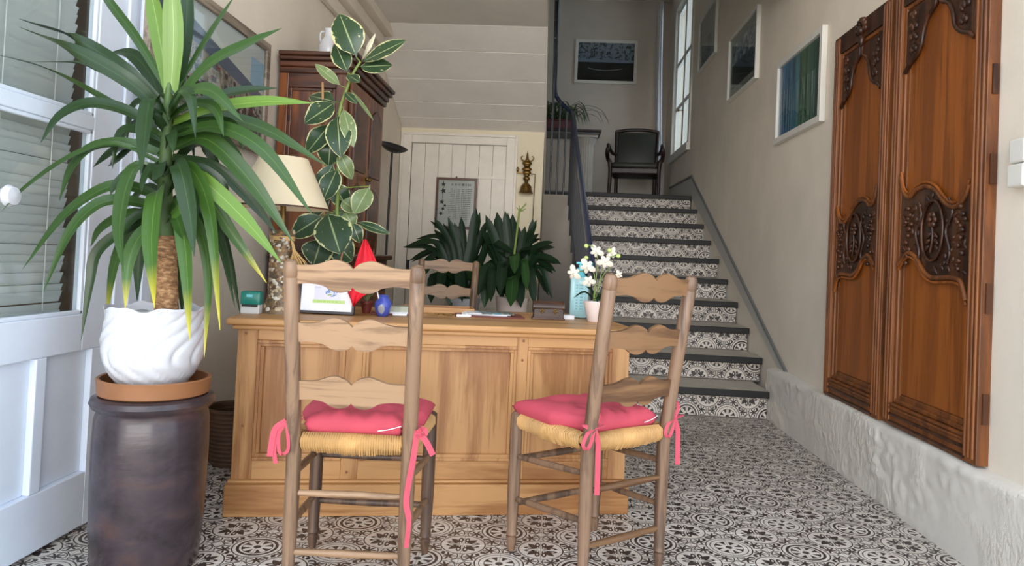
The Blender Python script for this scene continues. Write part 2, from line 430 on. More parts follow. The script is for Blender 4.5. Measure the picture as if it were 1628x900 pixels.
# right wall (window opening on the landing), with the thicker base below it
wb = MB(); WY0, WY1, WZ0, WZ1 = 8.72, 9.97, 2.52, 4.6
wb.box(XR, 1.95, 2.42, WY0, -.1, ZT); wb.box(XR, 1.95, WY1, 10.9, -.1, ZT); wb.box(XR, 1.95, WY0, WY1, -.1, WZ0); wb.box(XR, 1.95, WY0, WY1, WZ1, ZT)
wb.box(XR+.03, 2.6, 2.2, 2.42, -.1, ZC)
struct(wb.build('wall_right', M['wall'], None), 'long beige plastered wall on the right, rising beside the stairs')
# plinth with an uneven whitewashed face
v = []; f = []; ny, nz = 150, 22; y0, y1, zt = 2.40, 5.10, .35
def rough(y, z):
    from mathutils import noise as N
    b = N.noise(Vector((y*2.1, z*3, 3)))
    patch = max(0, N.noise(Vector((y*1.7+4, z*2.2, 9)))+.12)
    return .003*b+.045*patch*abs(N.noise(Vector((y*16, z*20, 1))))+.0015*N.noise(Vector((y*9, z*9, 5)))
for i in range(ny+1):
    y = y0+(y1-y0)*i/ny
    row = [(XP-rough(y, zt*k/nz)*(1 if 0 < k else .2), y, zt*k/nz) for k in range(nz+1)]
    row[-1] = (XP+.006, y, zt+.004*math.sin(y*5)); row.append((XP+.02, y, zt+.008+.005*math.sin(y*7))); row.append((XR+.02, y, zt+.014+.006*math.sin(y*4)))
    v += row
R_ = nz+3
for i in range(ny):
    for k in range(R_-1): f.append((i*R_+k, (i+1)*R_+k, (i+1)*R_+k+1, i*R_+k+1))
pl = raw('baseboard_right', v, f, M['plinth'], None, 60); struct(pl, 'thick whitewashed stone base along the right wall')
eb = MB().box(XP+.001, 2.5, 2.16, 2.425, -.01, .353); eo = eb.build('plinth_end', M['plinth'], pl, None, .012)

# left wall, back wall with door, landing walls, ceilings
struct(box('wall_left', M['wall'], None, XL-.2, XL, 2.80, 10.9, -.1, ZT), 'beige wall on the left behind the desk')
wb = MB(); DX0, DX1, DZ = -1.50, -.512, 2.19
wb.box(XL, DX0, YB, YB+.15, 0, 2.6); wb.box(DX1, -.13, YB, YB+.15, 0, 2.6); wb.box(DX0, DX1, YB, YB+.15, DZ, 2.6)
struct(wb.build('wall_back', M['wall_cream'], None), 'cream wall under the stairs around the plank door')
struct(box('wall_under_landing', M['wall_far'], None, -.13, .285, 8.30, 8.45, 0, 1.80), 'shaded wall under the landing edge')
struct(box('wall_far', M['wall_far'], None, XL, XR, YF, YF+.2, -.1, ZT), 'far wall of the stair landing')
struct(box('ceiling_stairwell', M['ceil'], None, XL-.2, 1.95, 5.0, 10.9, ZT, ZT+.1), 'white ceiling above the stairwell')
cb = MB(); cb.box(XL-.2, 2.6, 1.9, 5.0, ZC, ZC+.2); cb.box(XL-.2, -.13, 5.0, 5.905, ZC, ZC+.2)
struct(cb.build('ceiling', M['ceil'], None), 'flat ceiling over the entrance')
struct(box('wall_upper', M['ceil'], None, XL-.2, 1.95, 4.9, 5.0, ZC+.2, ZT), 'wall above the edge of the entrance ceiling')
struct(box('wall_facade', M['wall'], None, -4, 4.5, 1.86, 1.9, ZC, 4.2), 'facade above the entrance opening')
struct(box('wall_entry_left', M['wall'], None, -4, XL-.34, 2.0, 2.2, -.1, 3.2), 'facade left of the entrance')
struct(box('wall_entry_right', M['wall'], None, 2.5, 4.5, 2.0, 2.2, -.1, 3.2), 'facade right of the entrance')
struct(box('wall_return', M['wall_cream'], None, -.16, -.131, YB+.15, 8.45, 0, 2.3), 'return wall beside the plank door')
# landing
struct(box('floor_landing', M['tread'], None, XL, XR, 8.42, YF, 1.70, 1.845), 'dark floor of the stair landing')
bl = MB().box(XL, XR, YF-.02, YF, 1.845, 1.99); o = bl.build('baseboard_landing', M['stringer'], None, None); struct(o, 'pale skirting of the landing wall')
box('skirting_cap', M['grey_trim'], o, XL, XR, YF-.03, YF, 1.99, 2.07)
# sloping soffit made of painted boards
a0 = Vector((0, 5.905, ZC)); a1 = Vector((0, YB+.02, 2.335)); sof = thing('stair_soffit', 'sloping white boarded underside of the upper stairs', 'soffit'); tag(sof, kind='structure')
cuts = [0, .215, .47, .70, .865, 1.0]; dirv = (a1-a0); nrm = Vector((0, -dirv.z, dirv.y)).normalized()
if nrm.z < 0: nrm = -nrm
for c0, c1 in zip(cuts[:-1], cuts[1:]):
    p0 = a0+dirv*(c0+.002); p1 = a0+dirv*(c1-.002); b = MB()
    for X_ in (XL+.002, -.13):
        for q in (p0, p1, p1+nrm*.16, p0+nrm*.16): b.v.append(Vector((X_, q.y, q.z)))
    b.f = [(0, 1, 2, 3), (7, 6, 5, 4), (0, 4, 5, 1), (1, 5, 6, 2), (2, 6, 7, 3), (3, 7, 4, 0)]
    b.build('plank', M['soffit'], sof, None, .004)
b = MB()
for X_ in (-.13, -.118):
    for (y, z) in ((5.0, 2.99), (5.905, 2.985), (YB+.1, 2.30), (8.4, 1.75), (8.4, 2.2), (YB, 2.75), (5.0, 3.9)): b.v.append(Vector((X_, y, z)))
b.f = [tuple(range(7)), tuple(range(13, 6, -1))]+[(i, i+7, (i+1) % 7+7, (i+1) % 7) for i in range(7)]
b.build('stringer', M['soffit'], sof)
# cornice along the left wall
t1 = MB()
t1.box(XL, XL+.045, 4.2, 6.05, 2.70, 2.80); t1.box(XL, XL+.10, 4.2, 6.05, 2.80, 2.90); t1.box(XL, XL+.17, 4.2, 6.05, 2.90, ZC)
struct(t1.build('trim_1', M['wall'], None, None, .012), 'stepped cornice along the top of the left wall')
# stair dado on the right wall
def bar_yz(mb, p, q, w, x0, x1):
    p = Vector((0, *p)); q = Vector((0, *q)); t = (q-p).normalized(); n = Vector((0, -t.z, t.y))*w/2; b = len(mb.v)
    for X_ in (x0, x1):
        for c in (p-n, q-n, q+n, p+n): mb.v.append(Vector((X_, c.y, c.z)))
    mb.f += [tuple(b+i for i in q_) for q_ in ((0, 1, 2, 3), (7, 6, 5, 4), (0, 4, 5, 1), (1, 5, 6, 2), (2, 6, 7, 3), (3, 7, 4, 0))]
t2 = MB(); bar_yz(t2, (4.85, .355), (8.40, 2.075), .030, XR-.016, XR); bar_yz(t2, (8.39, 2.09), (10.0, 2.11), .030, XR-.016, XR)
struct(t2.build('trim_2', M['grey_trim'], None, None, .006), 'grey moulding climbing the right wall beside the stairs')
b = MB()
for X_ in (XR-.008, XR+.01):
    for (y, z) in ((4.9, .30), (8.39, 1.84), (9.9, 1.84), (9.9, 2.10), (8.39, 2.07), (4.86, .36)): b.v.append(Vector((X_, y, z)))
b.f = [tuple(range(6)), tuple(range(11, 5, -1))]+[(i, i+6, (i+1) % 6+6, (i+1) % 6) for i in range(6)]
struct(b.build('trim_3', M['stringer'], None), 'pale grey painted band between stair treads and grey moulding')
struct(box('baseboard_left', M['skirt_blue'], None, XL, XL+.018, 2.80, YB, 0, .12, .004), 'white skirting board along the left wall')
struct(box('baseboard_back', M['skirt_blue'], None, DX1+.1, -.13, YB-.018, YB, 0, .12, .004), 'white skirting board under the brass bell')

# landing window
win = thing('window_1', 'white casement window on the landing', 'window', (XR, 0, 0)); tag(win, kind='structure')
def winbox(n, m, x0, x1, a, b2, c, d): return box(n, M[m], win, x0, x1, a, b2, c, d, .006)
winbox('window_frame', 'frame_white', -.02, .06, WY0-.06, WY0+.03, WZ0-.08, WZ1+.05); winbox('window_frame', 'frame_white', -.02, .06, WY1-.03, WY1+.06, WZ0-.08, WZ1+.05)
winbox('window_frame', 'frame_white', -.02, .06, WY0, WY1, WZ1-.03, WZ1+.05); winbox('window_sill', 'frame_white', -.04, .10, WY0-.05, WY1+.05, WZ0-.08, WZ0+.02)
ym = (WY0+WY1)/2
for s0, s1 in ((WY0+.03, ym), (ym, WY1-.03)):
    sb = MB(); sb.box(.02, .06, s0, s0+.055, WZ0+.02, WZ1-.03); sb.box(.02, .06, s1-.055, s1, WZ0+.02, WZ1-.03)
    for z in (WZ0+.02, WZ0+.62, WZ0+1.24, WZ1-.10): sb.box(.022, .058, s0, s1, z, z+.06)
    sb.build('sash', M['frame_white'], win); box('pane', M['glass'], win, .038, .042, s0+.05, s1-.05, WZ0+.05, WZ1-.06)
MB().tube([(.02, ym, 3.06), (-.03, ym, 3.06)], .006, 8).ball((-.035, ym, 3.06), .016).build('window_handle', M['gold'], win, 40)

# left glazed door with venetian blind
XD = -1.64
d1 = thing('door_1', 'white half-glazed door with venetian blind beside the jar', 'door'); tag(d1, kind='structure')
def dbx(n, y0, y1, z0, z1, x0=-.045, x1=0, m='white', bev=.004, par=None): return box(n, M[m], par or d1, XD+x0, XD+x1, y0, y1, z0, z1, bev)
D0, D1 = 1.55, 2.585
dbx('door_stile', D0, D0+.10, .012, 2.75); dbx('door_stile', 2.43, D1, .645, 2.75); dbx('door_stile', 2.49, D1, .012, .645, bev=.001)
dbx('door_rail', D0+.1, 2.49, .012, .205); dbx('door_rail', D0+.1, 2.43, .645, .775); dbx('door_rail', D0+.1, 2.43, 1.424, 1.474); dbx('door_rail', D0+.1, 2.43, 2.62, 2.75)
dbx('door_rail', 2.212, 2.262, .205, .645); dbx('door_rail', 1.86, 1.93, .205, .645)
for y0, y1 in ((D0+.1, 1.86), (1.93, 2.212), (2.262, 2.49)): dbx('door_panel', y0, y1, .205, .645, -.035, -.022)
for z0, z1 in ((.775, 1.424), (1.474, 2.62)):
    dbx('pane', D0+.1, 2.43, z0, z1, -.024, -.020, 'glass', 0)
    dbx('glazing_bead', 2.415, 2.43, z0, z1, -.02, -.004); dbx('glazing_bead', D0+.1, 2.43, z0, z0+.014, -.02, -.004); dbx('glazing_bead', D0+.1, 2.43, z1-.014, z1, -.02, -.004)
MB().lathe([(.012, 0), (.012, .03), (.026, .04), (.033, .055), (.026, .072), (.004, .078)], 20).build('door_knob', M['ceramic'], d1, 40)
kn = [o for o in bpy.data.objects if o.name == 'door_knob'][0]; kn.rotation_euler = (0, PI/2, 0); kn.location = (XD, 1.985, 1.155)
bld = thing('venetian_blind', 'white venetian blind hanging behind the door glass', 'blind', (XD-.075, 0, 0))
sl0 = None
for k in range(54):
    z = .80+k*.0325
    if sl0 is None:
        c = MB(); c.strip([(0, 1.66, 0), (0, 2.408, 0)], .040, (.30, 0, .95), .0012); sl0 = c.build('slat', M['slat'], bld); o = sl0
    else: o = sl0.copy(); COL.objects.link(o)
    o.location = (0, random.uniform(-.003, .003), z); o.rotation_euler = (random.uniform(-.003, .003), 0, 0)
for y in (1.86, 2.07, 2.30): MB().tube([(.018, y, .79), (.018, y, 2.6)], .0016, 5).build('cord', M['cord'], bld)
box('bottom_bar', M['slat'], bld, -.012, .012, 1.66, 2.395, .778, .79)
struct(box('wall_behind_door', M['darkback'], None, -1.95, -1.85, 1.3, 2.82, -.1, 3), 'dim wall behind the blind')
# jamb and boards between the door and the wall
jb = thing('door_frame', 'white painted door frame boards beside the glazed door', 'door frame'); tag(jb, kind='structure')
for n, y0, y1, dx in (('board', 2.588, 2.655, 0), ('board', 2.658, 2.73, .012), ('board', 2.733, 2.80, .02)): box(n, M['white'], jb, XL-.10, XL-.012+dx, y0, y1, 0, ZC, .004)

# plank door under the stairs
d2 = thing('door_2', 'cream plank door under the stairs', 'door'); tag(d2, kind='structure')
wpl = (DX1-DX0)/7
for k in range(7): box('plank', M['whitew'], d2, DX0+k*wpl+.0012, DX0+(k+1)*wpl-.0012, YB+.012, YB+.04, .01, DZ, .003)
box('door_backing', M['whitew'], d2, DX0, DX1, YB+.034, YB+.05, .01, DZ)
fm = MB(); fm.box(DX0-.095, DX0, YB-.02, YB+.03, 0, DZ+.09); fm.box(DX1, DX1+.095, YB-.02, YB+.03, 0, DZ+.09); fm.box(DX0, DX1, YB-.02, YB+.03, DZ, DZ+.09)
fm.build('door_casing', M['whitew'], d2, None, .006); fm = MB(); fm.box(DX0-.115, DX0-.085, YB-.032, YB, 0, DZ+.11); fm.box(DX1+.085, DX1+.115, YB-.032, YB, 0, DZ+.11); fm.box(DX0-.1, DX1+.1, YB-.032, YB, DZ+.08, DZ+.11); fm.build('casing_moulding', M['whitew'], d2, None, .005)
for z in (.5, 1.84): box('strap_hinge', M['whitew'], d2, DX1-.42, DX1+.03, YB+.004, YB+.014, z, z+.028, .002)
box('lock', M['black'], d2, DX0+.005, DX0+.03, YB-.002, YB+.015, .86, .97, .003)

# ------------------------------------------------------------------ staircase
st = thing('staircase', 'stairs with black treads and patterned tile risers', 'staircase', (0, 0, 0))
SX0, SX1 = .33, XR-.012
def nose(k): return 5.0+.373*(k-1), .155+.1835*(k-1)         # front edge, underside of tread k
for k in range(1, 11):
    y, z = nose(k); zt = z+.045; yr = y+.055; zb = 0 if k == 1 else nose(k-1)[1]+.045
    x1 = XP-.006 if k == 1 else SX1
    tr = box('tread', M['tread_top'], st, SX0-.02, x1, y+.012, y+.373+.06, z, zt, .002); box('nosing', M['tread'], tr, SX0-.02, x1, y, y+.014, z-.002, zt+.001, .005)
    rs = box('riser', M['grout'], st, SX0, x1, yr+.008, yr+.03, zb, z)
    x = SX0; wx = .14*math.floor((SX0-WX)/.14)+WX
    while wx < x1-.002:
        xa = max(wx, SX0)+.0008; xb = min(wx+.14, x1)-.0008
        zz = [zb]+([zb+.005, zb+.145] if k % 2 else [zb+.010, zb+.150])+[z]
        zz = sorted(set(q for q in zz if zb <= q <= z))
        for za, zb_ in zip(zz[:-1], zz[1:]):
            if xb-xa < .012 or zb_-za < .012: continue
            za2, zb2 = za+.0008, zb_-.0008; vs = []; uv = []
            ref = (zb+.145, .5) if k % 2 else (zb+.150, 0.0)
            for yy in (yr, yr+.010):
                for (a, c) in ((xa, za2), (xb, za2), (xb, zb2), (xa, zb2)):
                    vs.append((a, yy, c)); uv.append(((a-WX)/.28 + 0.0, (c-ref[0])/.28+ref[1]))
            raw('tile', vs, [(0, 1, 2, 3), (7, 6, 5, 4), (0, 4, 5, 1), (1, 5, 6, 2), (2, 6, 7, 3), (3, 7, 4, 0)], M['tile_r'], rs, None, uv)
        wx += .14
b = MB()
pts = [(5.0, 0), (8.45, 0), (8.45, 1.93), (8.36, 1.93), (5.0, .28)]
for X_ in (SX0-.04, SX0-.021):
    for (y, z) in pts: b.v.append(Vector((X_, y, z)))
n = len(pts); b.f = [tuple(range(n)), tuple(range(2*n-1, n-1, -1))]+[(i, i+n, (i+1) % n+n, (i+1) % n) for i in range(n)]
b.build('side_string', M['railing'], st)
# railing
rl = thing('stair_railing', 'blue grey iron railing climbing the left side of the stairs', 'railing')
def rx(y): return .16+(8.3-y)*.032
def rz(y): return 1.10+(y-4.95)*(2.74-1.10)/(8.22-4.95)
hp = spline([(rx(4.9), 4.88, .98), (rx(4.95), 4.95, 1.08), (rx(6.5), 6.5, rz(6.5)), (rx(8.1), 8.1, rz(8.1)), (.12, 8.32, 2.80), (.0, 8.36, 2.92), (-.05, 8.30, 3.04), (-.055, 7.9, 3.26), (-.06, 7, 3.70), (-.065, 5.4, 4.50)], 8)
MB().tube(hp, .026, 10).build('handrail', M['handrail'], rl, 50)
k = 0; y = 4.98
while y < 8.25:
    zb = 0
    for q in range(1, 11):
        if y > nose(q)[0]: zb = nose(q)[1]+.045
    MB().tube([(rx(y), y, zb), (rx(y), y, rz(y)-.02)], .010 if k else .024, 6).build('baluster' if k else 'newel', M['railing'], rl, 50); y += .124; k += 1
lo = MB()
for x, z1 in ((.10, 2.80), (.02, 2.90), (-.06, 3.0)): MB().tube([(x, 8.33, 1.80), (x, 8.33, z1)], .011, 6).build('baluster', M['railing'], rl, 50)
y = 8.1
while y > 5.5:
    zb = 2.0+(8.3-y)*.5; MB().tube([(-.058, y, zb), (-.058, y, 3.04+(8.3-y)*.50)], .010, 6).build('baluster', M['railing'], rl, 50); y -= .2
b = MB(); bar_yz(b, (5.02, .30), (8.3, 1.93), .05, rx(6.5)-.01, rx(6.5)+.01); b.build('bottom_rail', M['railing'], rl)

# ------------------------------------------------------------------ desk
dk = thing('desk', 'pine panelled reception desk with a moulded plinth', 'desk', DK_O, DK_A)
DZT, DD = .762, .72
box('desk_top', M['pine_h'], dk, -.037, DK_L+.037, -.05, DD+.03, DZT-.026, DZT, .008)
MB().box(-.018, DK_L+.018, -.028, DD+.015, DZT-.045, DZT-.026).build('top_moulding', M['pine_h'], dk, None, .006)
xs = [(0, .075), (.415, .481), (1.105, 1.150), (1.510, DK_L)]
for i, (a, b) in enumerate(xs): box('stile', M['pine'], dk, a, b, .0, .035, .125, .718, .002)
for z0, z1 in ((.675, .718), (.125, .205)):
    for (a, b) in zip(xs[:-1], xs[1:]): box('rail', M['pine_h'], dk, a[1], b[0], .0, .035, z0, z1, .002)
for (a, b) in zip(xs[:-1], xs[1:]):
    x0, x1, z0, z1 = a[1], b[0], .205, .675
    pn = box('panel', M['pine'], dk, x0, x1, .022, .032, z0, z1)
    for w, y in ((.026, .004), (.013, -.004)):
        mb = MB(); mb.box(x0, x1, y, .03, z1-w, z1); mb.box(x0, x1, y, .03, z0, z0+w); mb.box(x0, x0+w, y, .03, z0+w, z1-w); mb.box(x1-w, x1, y, .03, z0+w, z1-w)
        mb.build('panel_moulding', M['pine'], dk, None, .003)
for x0, x1 in ((0, .03), (DK_L-.03, DK_L)): box('side_panel', M['pine'], dk, x0, x1, .035, DD, .125, .718)
box('back_panel', M['pine'], dk, .03, DK_L-.03, .45, .47, .125, .5)
MB().box(-.014, DK_L+.008, -.042, .10, 0, .122).box(-.014, .10, .1, DD, 0, .122).box(DK_L-.09, DK_L+.008, .1, DD, 0, .122).build('plinth', M['pine_h'], dk, None, .004)
MB().box(-.008, DK_L+.004, -.024, .05, .122, .134).build('plinth_moulding', M['pine_h'], dk, None, .005)
for x, z in ((.03, .70), (.035, .34), (.23, .57), (1.13, .70), (1.128, .62), (.44, .16)):
    o = MB().lathe([(.006, 0), (.005, .0008), (.001, .001)], 12).build('knot', M['knot'], dk, 40); o.location = (x, .0 if not .1 < x < .4 else .022, z); o.rotation_euler = (PI/2, 0, 0)
def dloc(x, y, z=DZT): return DK_O+Vector((x*math.cos(DK_A)-y*math.sin(DK_A), x*math.sin(DK_A)+y*math.cos(DK_A), z))

# ------------------------------------------------------------------ ladder-back chairs
def slat_poly(w, h, hump=.018, n=44):
    top = []; bot = []
    for i in range(n+1):
        t = i/n*2-1; a = abs(t)
        up = hump*math.exp(-((a-.30)/.26)**2)*1.15 - hump*.55*math.exp(-(a/.05)**2)
        dn = hump*.9*max(0, math.cos((a-.22)/.24*PI/2))**.7*(1 if a < .46 else 0) - hump*.25*math.exp(-(a/.035)**2) if a < .46 else -hump*.35*math.sin((a-.46)/.54*PI)*1
        top.append((t*w/2, h/2+up)); bot.append((t*w/2, -h/2-dn))
    return top+bot[::-1]
def make_chair(label, slat_m, post_m, dark_m):
    c = thing('ladder_back_chair', label, 'chair', group='rush seated ladder-back chairs')
    fx, fy, rxb, ryb = .196, .180, .172, -.180
    def rear(z, s):
        l = 0 if z < .42 else (z-.42)/.585
        return Vector((s*(rxb+.012*l), ryb-.088*l**1.1, z))
    for s in (-1, 1):
        zs = [0, .03, .045, .052, .058, .066, .075, .20, .42, .6, .8, .955, .958, .962, .99, 1.003, 1.008]
        rr = [.012, .0165, .0185, .0125, .0205, .0195, .0175, .0215, .0225, .0225, .0225, .0225, .0205, .0225, .0222, .016, .004]
        MB().tube([rear(z, s) for z in zs], rr, 16).build('rear_post', M[post_m], c, 35)
        zs = [0, .03, .045, .052, .058, .066, .075, .2, .40, .485, .492]; rr = [.012, .0165, .019, .0125, .021, .0200, .0180, .0225, .0225, .0215, .012]
        MB().tube([(s*fx, fy, z) for z in zs], rr, 16).build('front_leg', M[dark_m], c, 35)
        for z0, z1 in ((.365, .335), (.215, .185)):
            MB().tube([rear(z0, s), (rear(z0, s)+Vector((s*fx, fy, z1)))*.5, (s*fx, fy, z1)], [.009, .0125, .009], 10).build('stretcher', M[post_m], c, 40)
    for z in (.31, .135): MB().tube([rear(z, -1), rear(z, -1)*.5+rear(z, 1)*.5, rear(z, 1)], [.009, .0125, .009], 10).build('stretcher', M[slat_m], c, 40)
    for z in (.325, .165): MB().tube([(-fx, fy, z), (0, fy, z), (fx, fy, z)], [.010, .0135, .010], 10).build('stretcher', M[dark_m], c, 40)
    for z, h in ((.965, .058), (.795, .060), (.622, .060)):
        p = rear(z, 1); l = math.atan(.15)
        Mx = Matrix.Translation((0, p.y, z)) @ Matrix.Rotation(l, 4, 'X')
        poly = slat_poly(2*p.x-.02, h)
        mb = MB(); n = len(poly); m2 = n//2
        for y in (-.006, .006):
            for i, (x, zz) in enumerate(poly): mb.v.append(Mx @ Vector((x, y-.012*(1-(x/p.x)**2), zz)))
        for i in range(m2-1):
            a, b2, c2, d2_ = i, i+1, n-2-i, n-1-i
            mb.f += [(a, b2, c2, d2_), (n+d2_, n+c2, n+b2, n+a)]
        for i in range(n): j = (i+1) % n; mb.f.append((i, n+i, n+j, j))
        mb.build('back_slat', M[slat_m], c, 30)
    # rush seat: cords wrapped over the four rails and meeting along the diagonals
    mb = MB(); zc = .468
    corners = [Vector((-rxb+.0, ryb, zc)), Vector((rxb, ryb, zc)), Vector((fx, fy, zc)), Vector((-fx, fy, zc))]
    cen = Vector((0, .005, zc-.012)); N = 46
    for q in range(4):
        A, Bq = corners[q], corners[(q+1) % 4]; out = ((A+Bq)*.5-cen); out.z = 0; out.normalize()
        for i in range(N):
            t = (i+.5)/N; p = A.lerp(Bq, t); w = 1-abs(2*t-1)
            if t < .06 or t > .94: continue
            inner = p.lerp(cen, w*.98); e = random.uniform(-.0015, .0015); hang = .022+.012*math.sin(t*PI)+random.uniform(0, .004)
            mb.tube([inner+Vector((0, 0, .012-.008*w)), p+Vector((0, 0, .021)), p+out*.017+Vector((0, 0, .010+e)), p+out*.018+Vector((0, 0, -.012)), p+out*.006+Vector((0, 0, -hang)), inner+Vector((0, 0, -.030))], .0040, 5, False)
    for q in range(4):
        A, Bq = corners[q], corners[(q+1) % 4]; mb.tube([A, Bq], .0155, 8)
    mb.build('rush_seat', M['rush'], c, 60)
    return c
ca = make_chair('pale ladder-back chair with pink cushion, seen squarely from behind, left of the two', 'chair_a', 'chair_ap', 'chair_leg')
ca.location = (-.583, 2.297, 0); ca.rotation_euler = (0, 0, math.radians(3.2))
cb_ = make_chair('brown ladder-back chair with pink cushion, turned at an angle, nearest the stairs', 'chair_b', 'chair_bp', 'chair_bp')
cb_.location = (.166, 2.5375, 0); cb_.rotation_euler = (0, 0, math.radians(38))
dup(ca, (-.685, 4.47, 0), math.radians(180), 'ladder-back chair facing the room from behind the desk, before the leafy plants', 'rush seated ladder-back chairs')

def make_cushion(label, loc, rz, ties, sd=(1, .1, .1)):
    c = thing('seat_cushion', label, 'cushion', loc, rz, 'pink tie-on seat cushions')
    n = 40; v = []; f = []
    def pt(i, j, s):
        a, b = i/n*2-1, j/n*2-1
        w = .149+.060*min(1, max(0, (b+.62)/.5))**.8; x = a*w*(1-.03*(1-b*b)); y = b*.185+.012-.01*(1-a*a)*b
        if abs(a) > .5 and abs(b) > .5: pass
        prof = max(0, (1-abs(a)**4)*(1-abs(b)**4))**.34
        z = .036+s*.036*(prof if s > 0 else min(1, prof*1.6))
        if s > 0:
            for tx in (-.42, .42):
                for ty in (-.42, .42): z -= .020*math.exp(-((a-tx)**2+(b-ty)**2)/.03)
            z += .005*math.sin(a*7+b*3)*prof + .0035*math.sin(a*17+1)*prof*(b < -.4)
        if s > 0: z += .030*max(0, -b-.55)*(1-abs(b)**8)*(.6+.9*a*a)
        return (x, y, z)
    idx = {}
    for s in (1, -1):
        for i in range(n+1):
            for j in range(n+1):
                if s < 0 and (i in (0, n) or j in (0, n)): idx[(i, j, s)] = idx[(i, j, 1)]; continue
                idx[(i, j, s)] = len(v); v.append(pt(i, j, s))
        for i in range(n):
            for j in range(n):
                q = (idx[(i, j, s)], idx[(i+1, j, s)], idx[(i+1, j+1, s)], idx[(i, j+1, s)]); f.append(q if s > 0 else q[::-1])
    raw('cushion_pad', v, f, M['pink'], c, 180)
    for T in ties:
        mb = MB()
        for path, w in T: mb.strip(spline(path, 6), [q*1.25 for q in w] if hasattr(w, '__len__') else w*1.25, sd, .0022)
        mb.build('tie', M['pinkd'], c)
    mb = MB().strip(spline([(.075, -.182, .030), (.11, -.180, .036), (.145, -.176, .046)], 5), .0022, (0, 0, 1), .001); mb.build('care_label', M['paper'], c)
    return c
def tie_left(long=.09):
    x, y, z = -.172, -.185, .055
    return [([(-.155, -.165, .062), (-.172, -.158, .058), (-.196, -.18, .056), (-.192, -.206, .054)], .010),
            ([(-.150, -.178, .056), (-.168, -.204, .056), (-.190, -.207, .054)], .008),
            ([(-.192, -.207, .054), (-.210, -.21, .02), (-.206, -.212, -.035), (-.190, -.212, -.04), (-.180, -.212, -.02), (-.190, -.208, .052)], .008),
            ([(-.192, -.207, .054), (-.222, -.212, .03), (-.230, -.214, -.02), (-.232, -.216, -.05)], .014),
            ([(-.192, -.207, .054), (-.215, -.21, .01), (-.222, -.212, -.03), (-.214, -.214, -.07)], .010)]
def tie_right(long=.3):
    return [([(.150, -.168, .052), (.172, -.206, .044), (.196, -.207, .036)], .010), ([(.155, -.16, .05), (.198, -.17, .045), (.196, -.204, .036)], .010),
            ([(.196, -.207, .036), (.215, -.21, .05), (.222, -.21, .035), (.196, -.21, .032)], .012),
            ([(.196, -.207, .036), (.222, -.212, .018), (.248, -.214, -.025)], .014),
            ([(.196, -.207, .036), (.190, -.213, -.04), (.180, -.214, -.11), (.176, -.214, -.17), (.186, -.214, -.22), (.182, -.214, -long)], [.014]*24+[.011]*7)]
def tie_bow(x, long=.17):
    y = -.210
    return [([(x*.93, -.17, .05), (x-.026, -.19, .048), (x-.006, y, .040)], .010), ([(x*.9+.03, -.17, .05), (x+.028, -.19, .046), (x, y, .040)], .010),
            ([(x, y, .040), (x-.012, y-.003, .075), (x, y-.005, .098), (x+.014, y-.003, .075), (x, y, .040)], .009),
            ([(x, y, .040), (x-.03, y-.003, .025), (x-.046, y-.004, -.005), (x-.03, y-.004, -.022), (x-.012, y-.003, .0), (x, y, .038)], .009),
            ([(x, y, .040), (x+.014, y-.004, 0), (x+.018, y-.004, -.06), (x+.02, y-.004, -long)], .013),
            ([(x, y, .040), (x+.022, y-.004, .045), (x+.038, y-.004, .048)], .010)]
make_cushion('pink cushion tied to the pale left chair', ca.location+Vector((0, 0, .474)), math.radians(3.2), [tie_left(), tie_right(.30)])
make_cushion('pink cushion tied to the turned brown chair near the stairs', cb_.location+Vector((0, 0, .476)), math.radians(38), [tie_bow(-.176, .17), tie_bow(.190, .12)], (.788, -.616, .1))

# ------------------------------------------------------------------ jar, saucer, yucca
JX, JY = -1.265, 2.25
MB().lathe([(.150, 0), (.158, .02), (.166, .12), (.171, .28), (.172, .40), (.169, .48), (.163, .502), (.165, .508), (.178, .516), (.185, .530), (.180, .545), (.168, .552), (.14, .550), (.13, .54)], 56).build('stoneware_jar', M['stone'], None, 40)
jar = bpy.data.objects['stoneware_jar']; jar.location = (JX, JY, 0); tag(jar, 'tall dark brown stoneware jar standing by the white door', 'jar')
sc = MB().lathe([(.10, .002), (.155, 0), (.164, .006), (.168, .045), (.170, .052), (.166, .056), (.158, .054), (.155, .018), (.02, .016)], 56).build('plant_saucer', M['terra'], None, 40)
sc.location = (JX, JY, .5515); tag(sc, 'terracotta saucer on top of the brown jar', 'saucer')
PZ = .5685
yu = thing('potted_yucca', 'tall yucca in a white fluted ceramic pot on the jar', 'plant', (JX-.01, JY, PZ))
def swirl(r, z, w, t):
    a = (w+.9*math.sin(z*16)+z*2.6)*13; g = abs(math.sin(a/2)); d = .009*(1-g)**2.6*math.sin(min(1, max(0, t*1.25))*PI)
    return r-d, z+(.005*math.sin(w*6)+.003*math.sin(w*11) if .72 < t else 0)*min(1, (t-.72)*8)
pr = [(.05, 0), (.085, .002), (.100, .012), (.125, .045), (.145, .085), (.154, .125), (.155, .160), (.150, .195), (.146, .225), (.147, .248), (.150, .258), (.147, .262), (.143, .256), (.138, .235)]
P2 = []
for i in range(len(pr)-1):
    for k in range(4): t = k/4; P2.append((pr[i][0]*(1-t)+pr[i+1][0]*t, pr[i][1]*(1-t)+pr[i+1][1]*t))
P2.append(pr[-1])
MB().lathe(P2, 156, (0, 0, 0), swirl).build('pot', M['ceramic'], yu, 60)
MB().lathe([(.138, .228), (.02, .232)], 32).build('soil', M['soil'], yu)
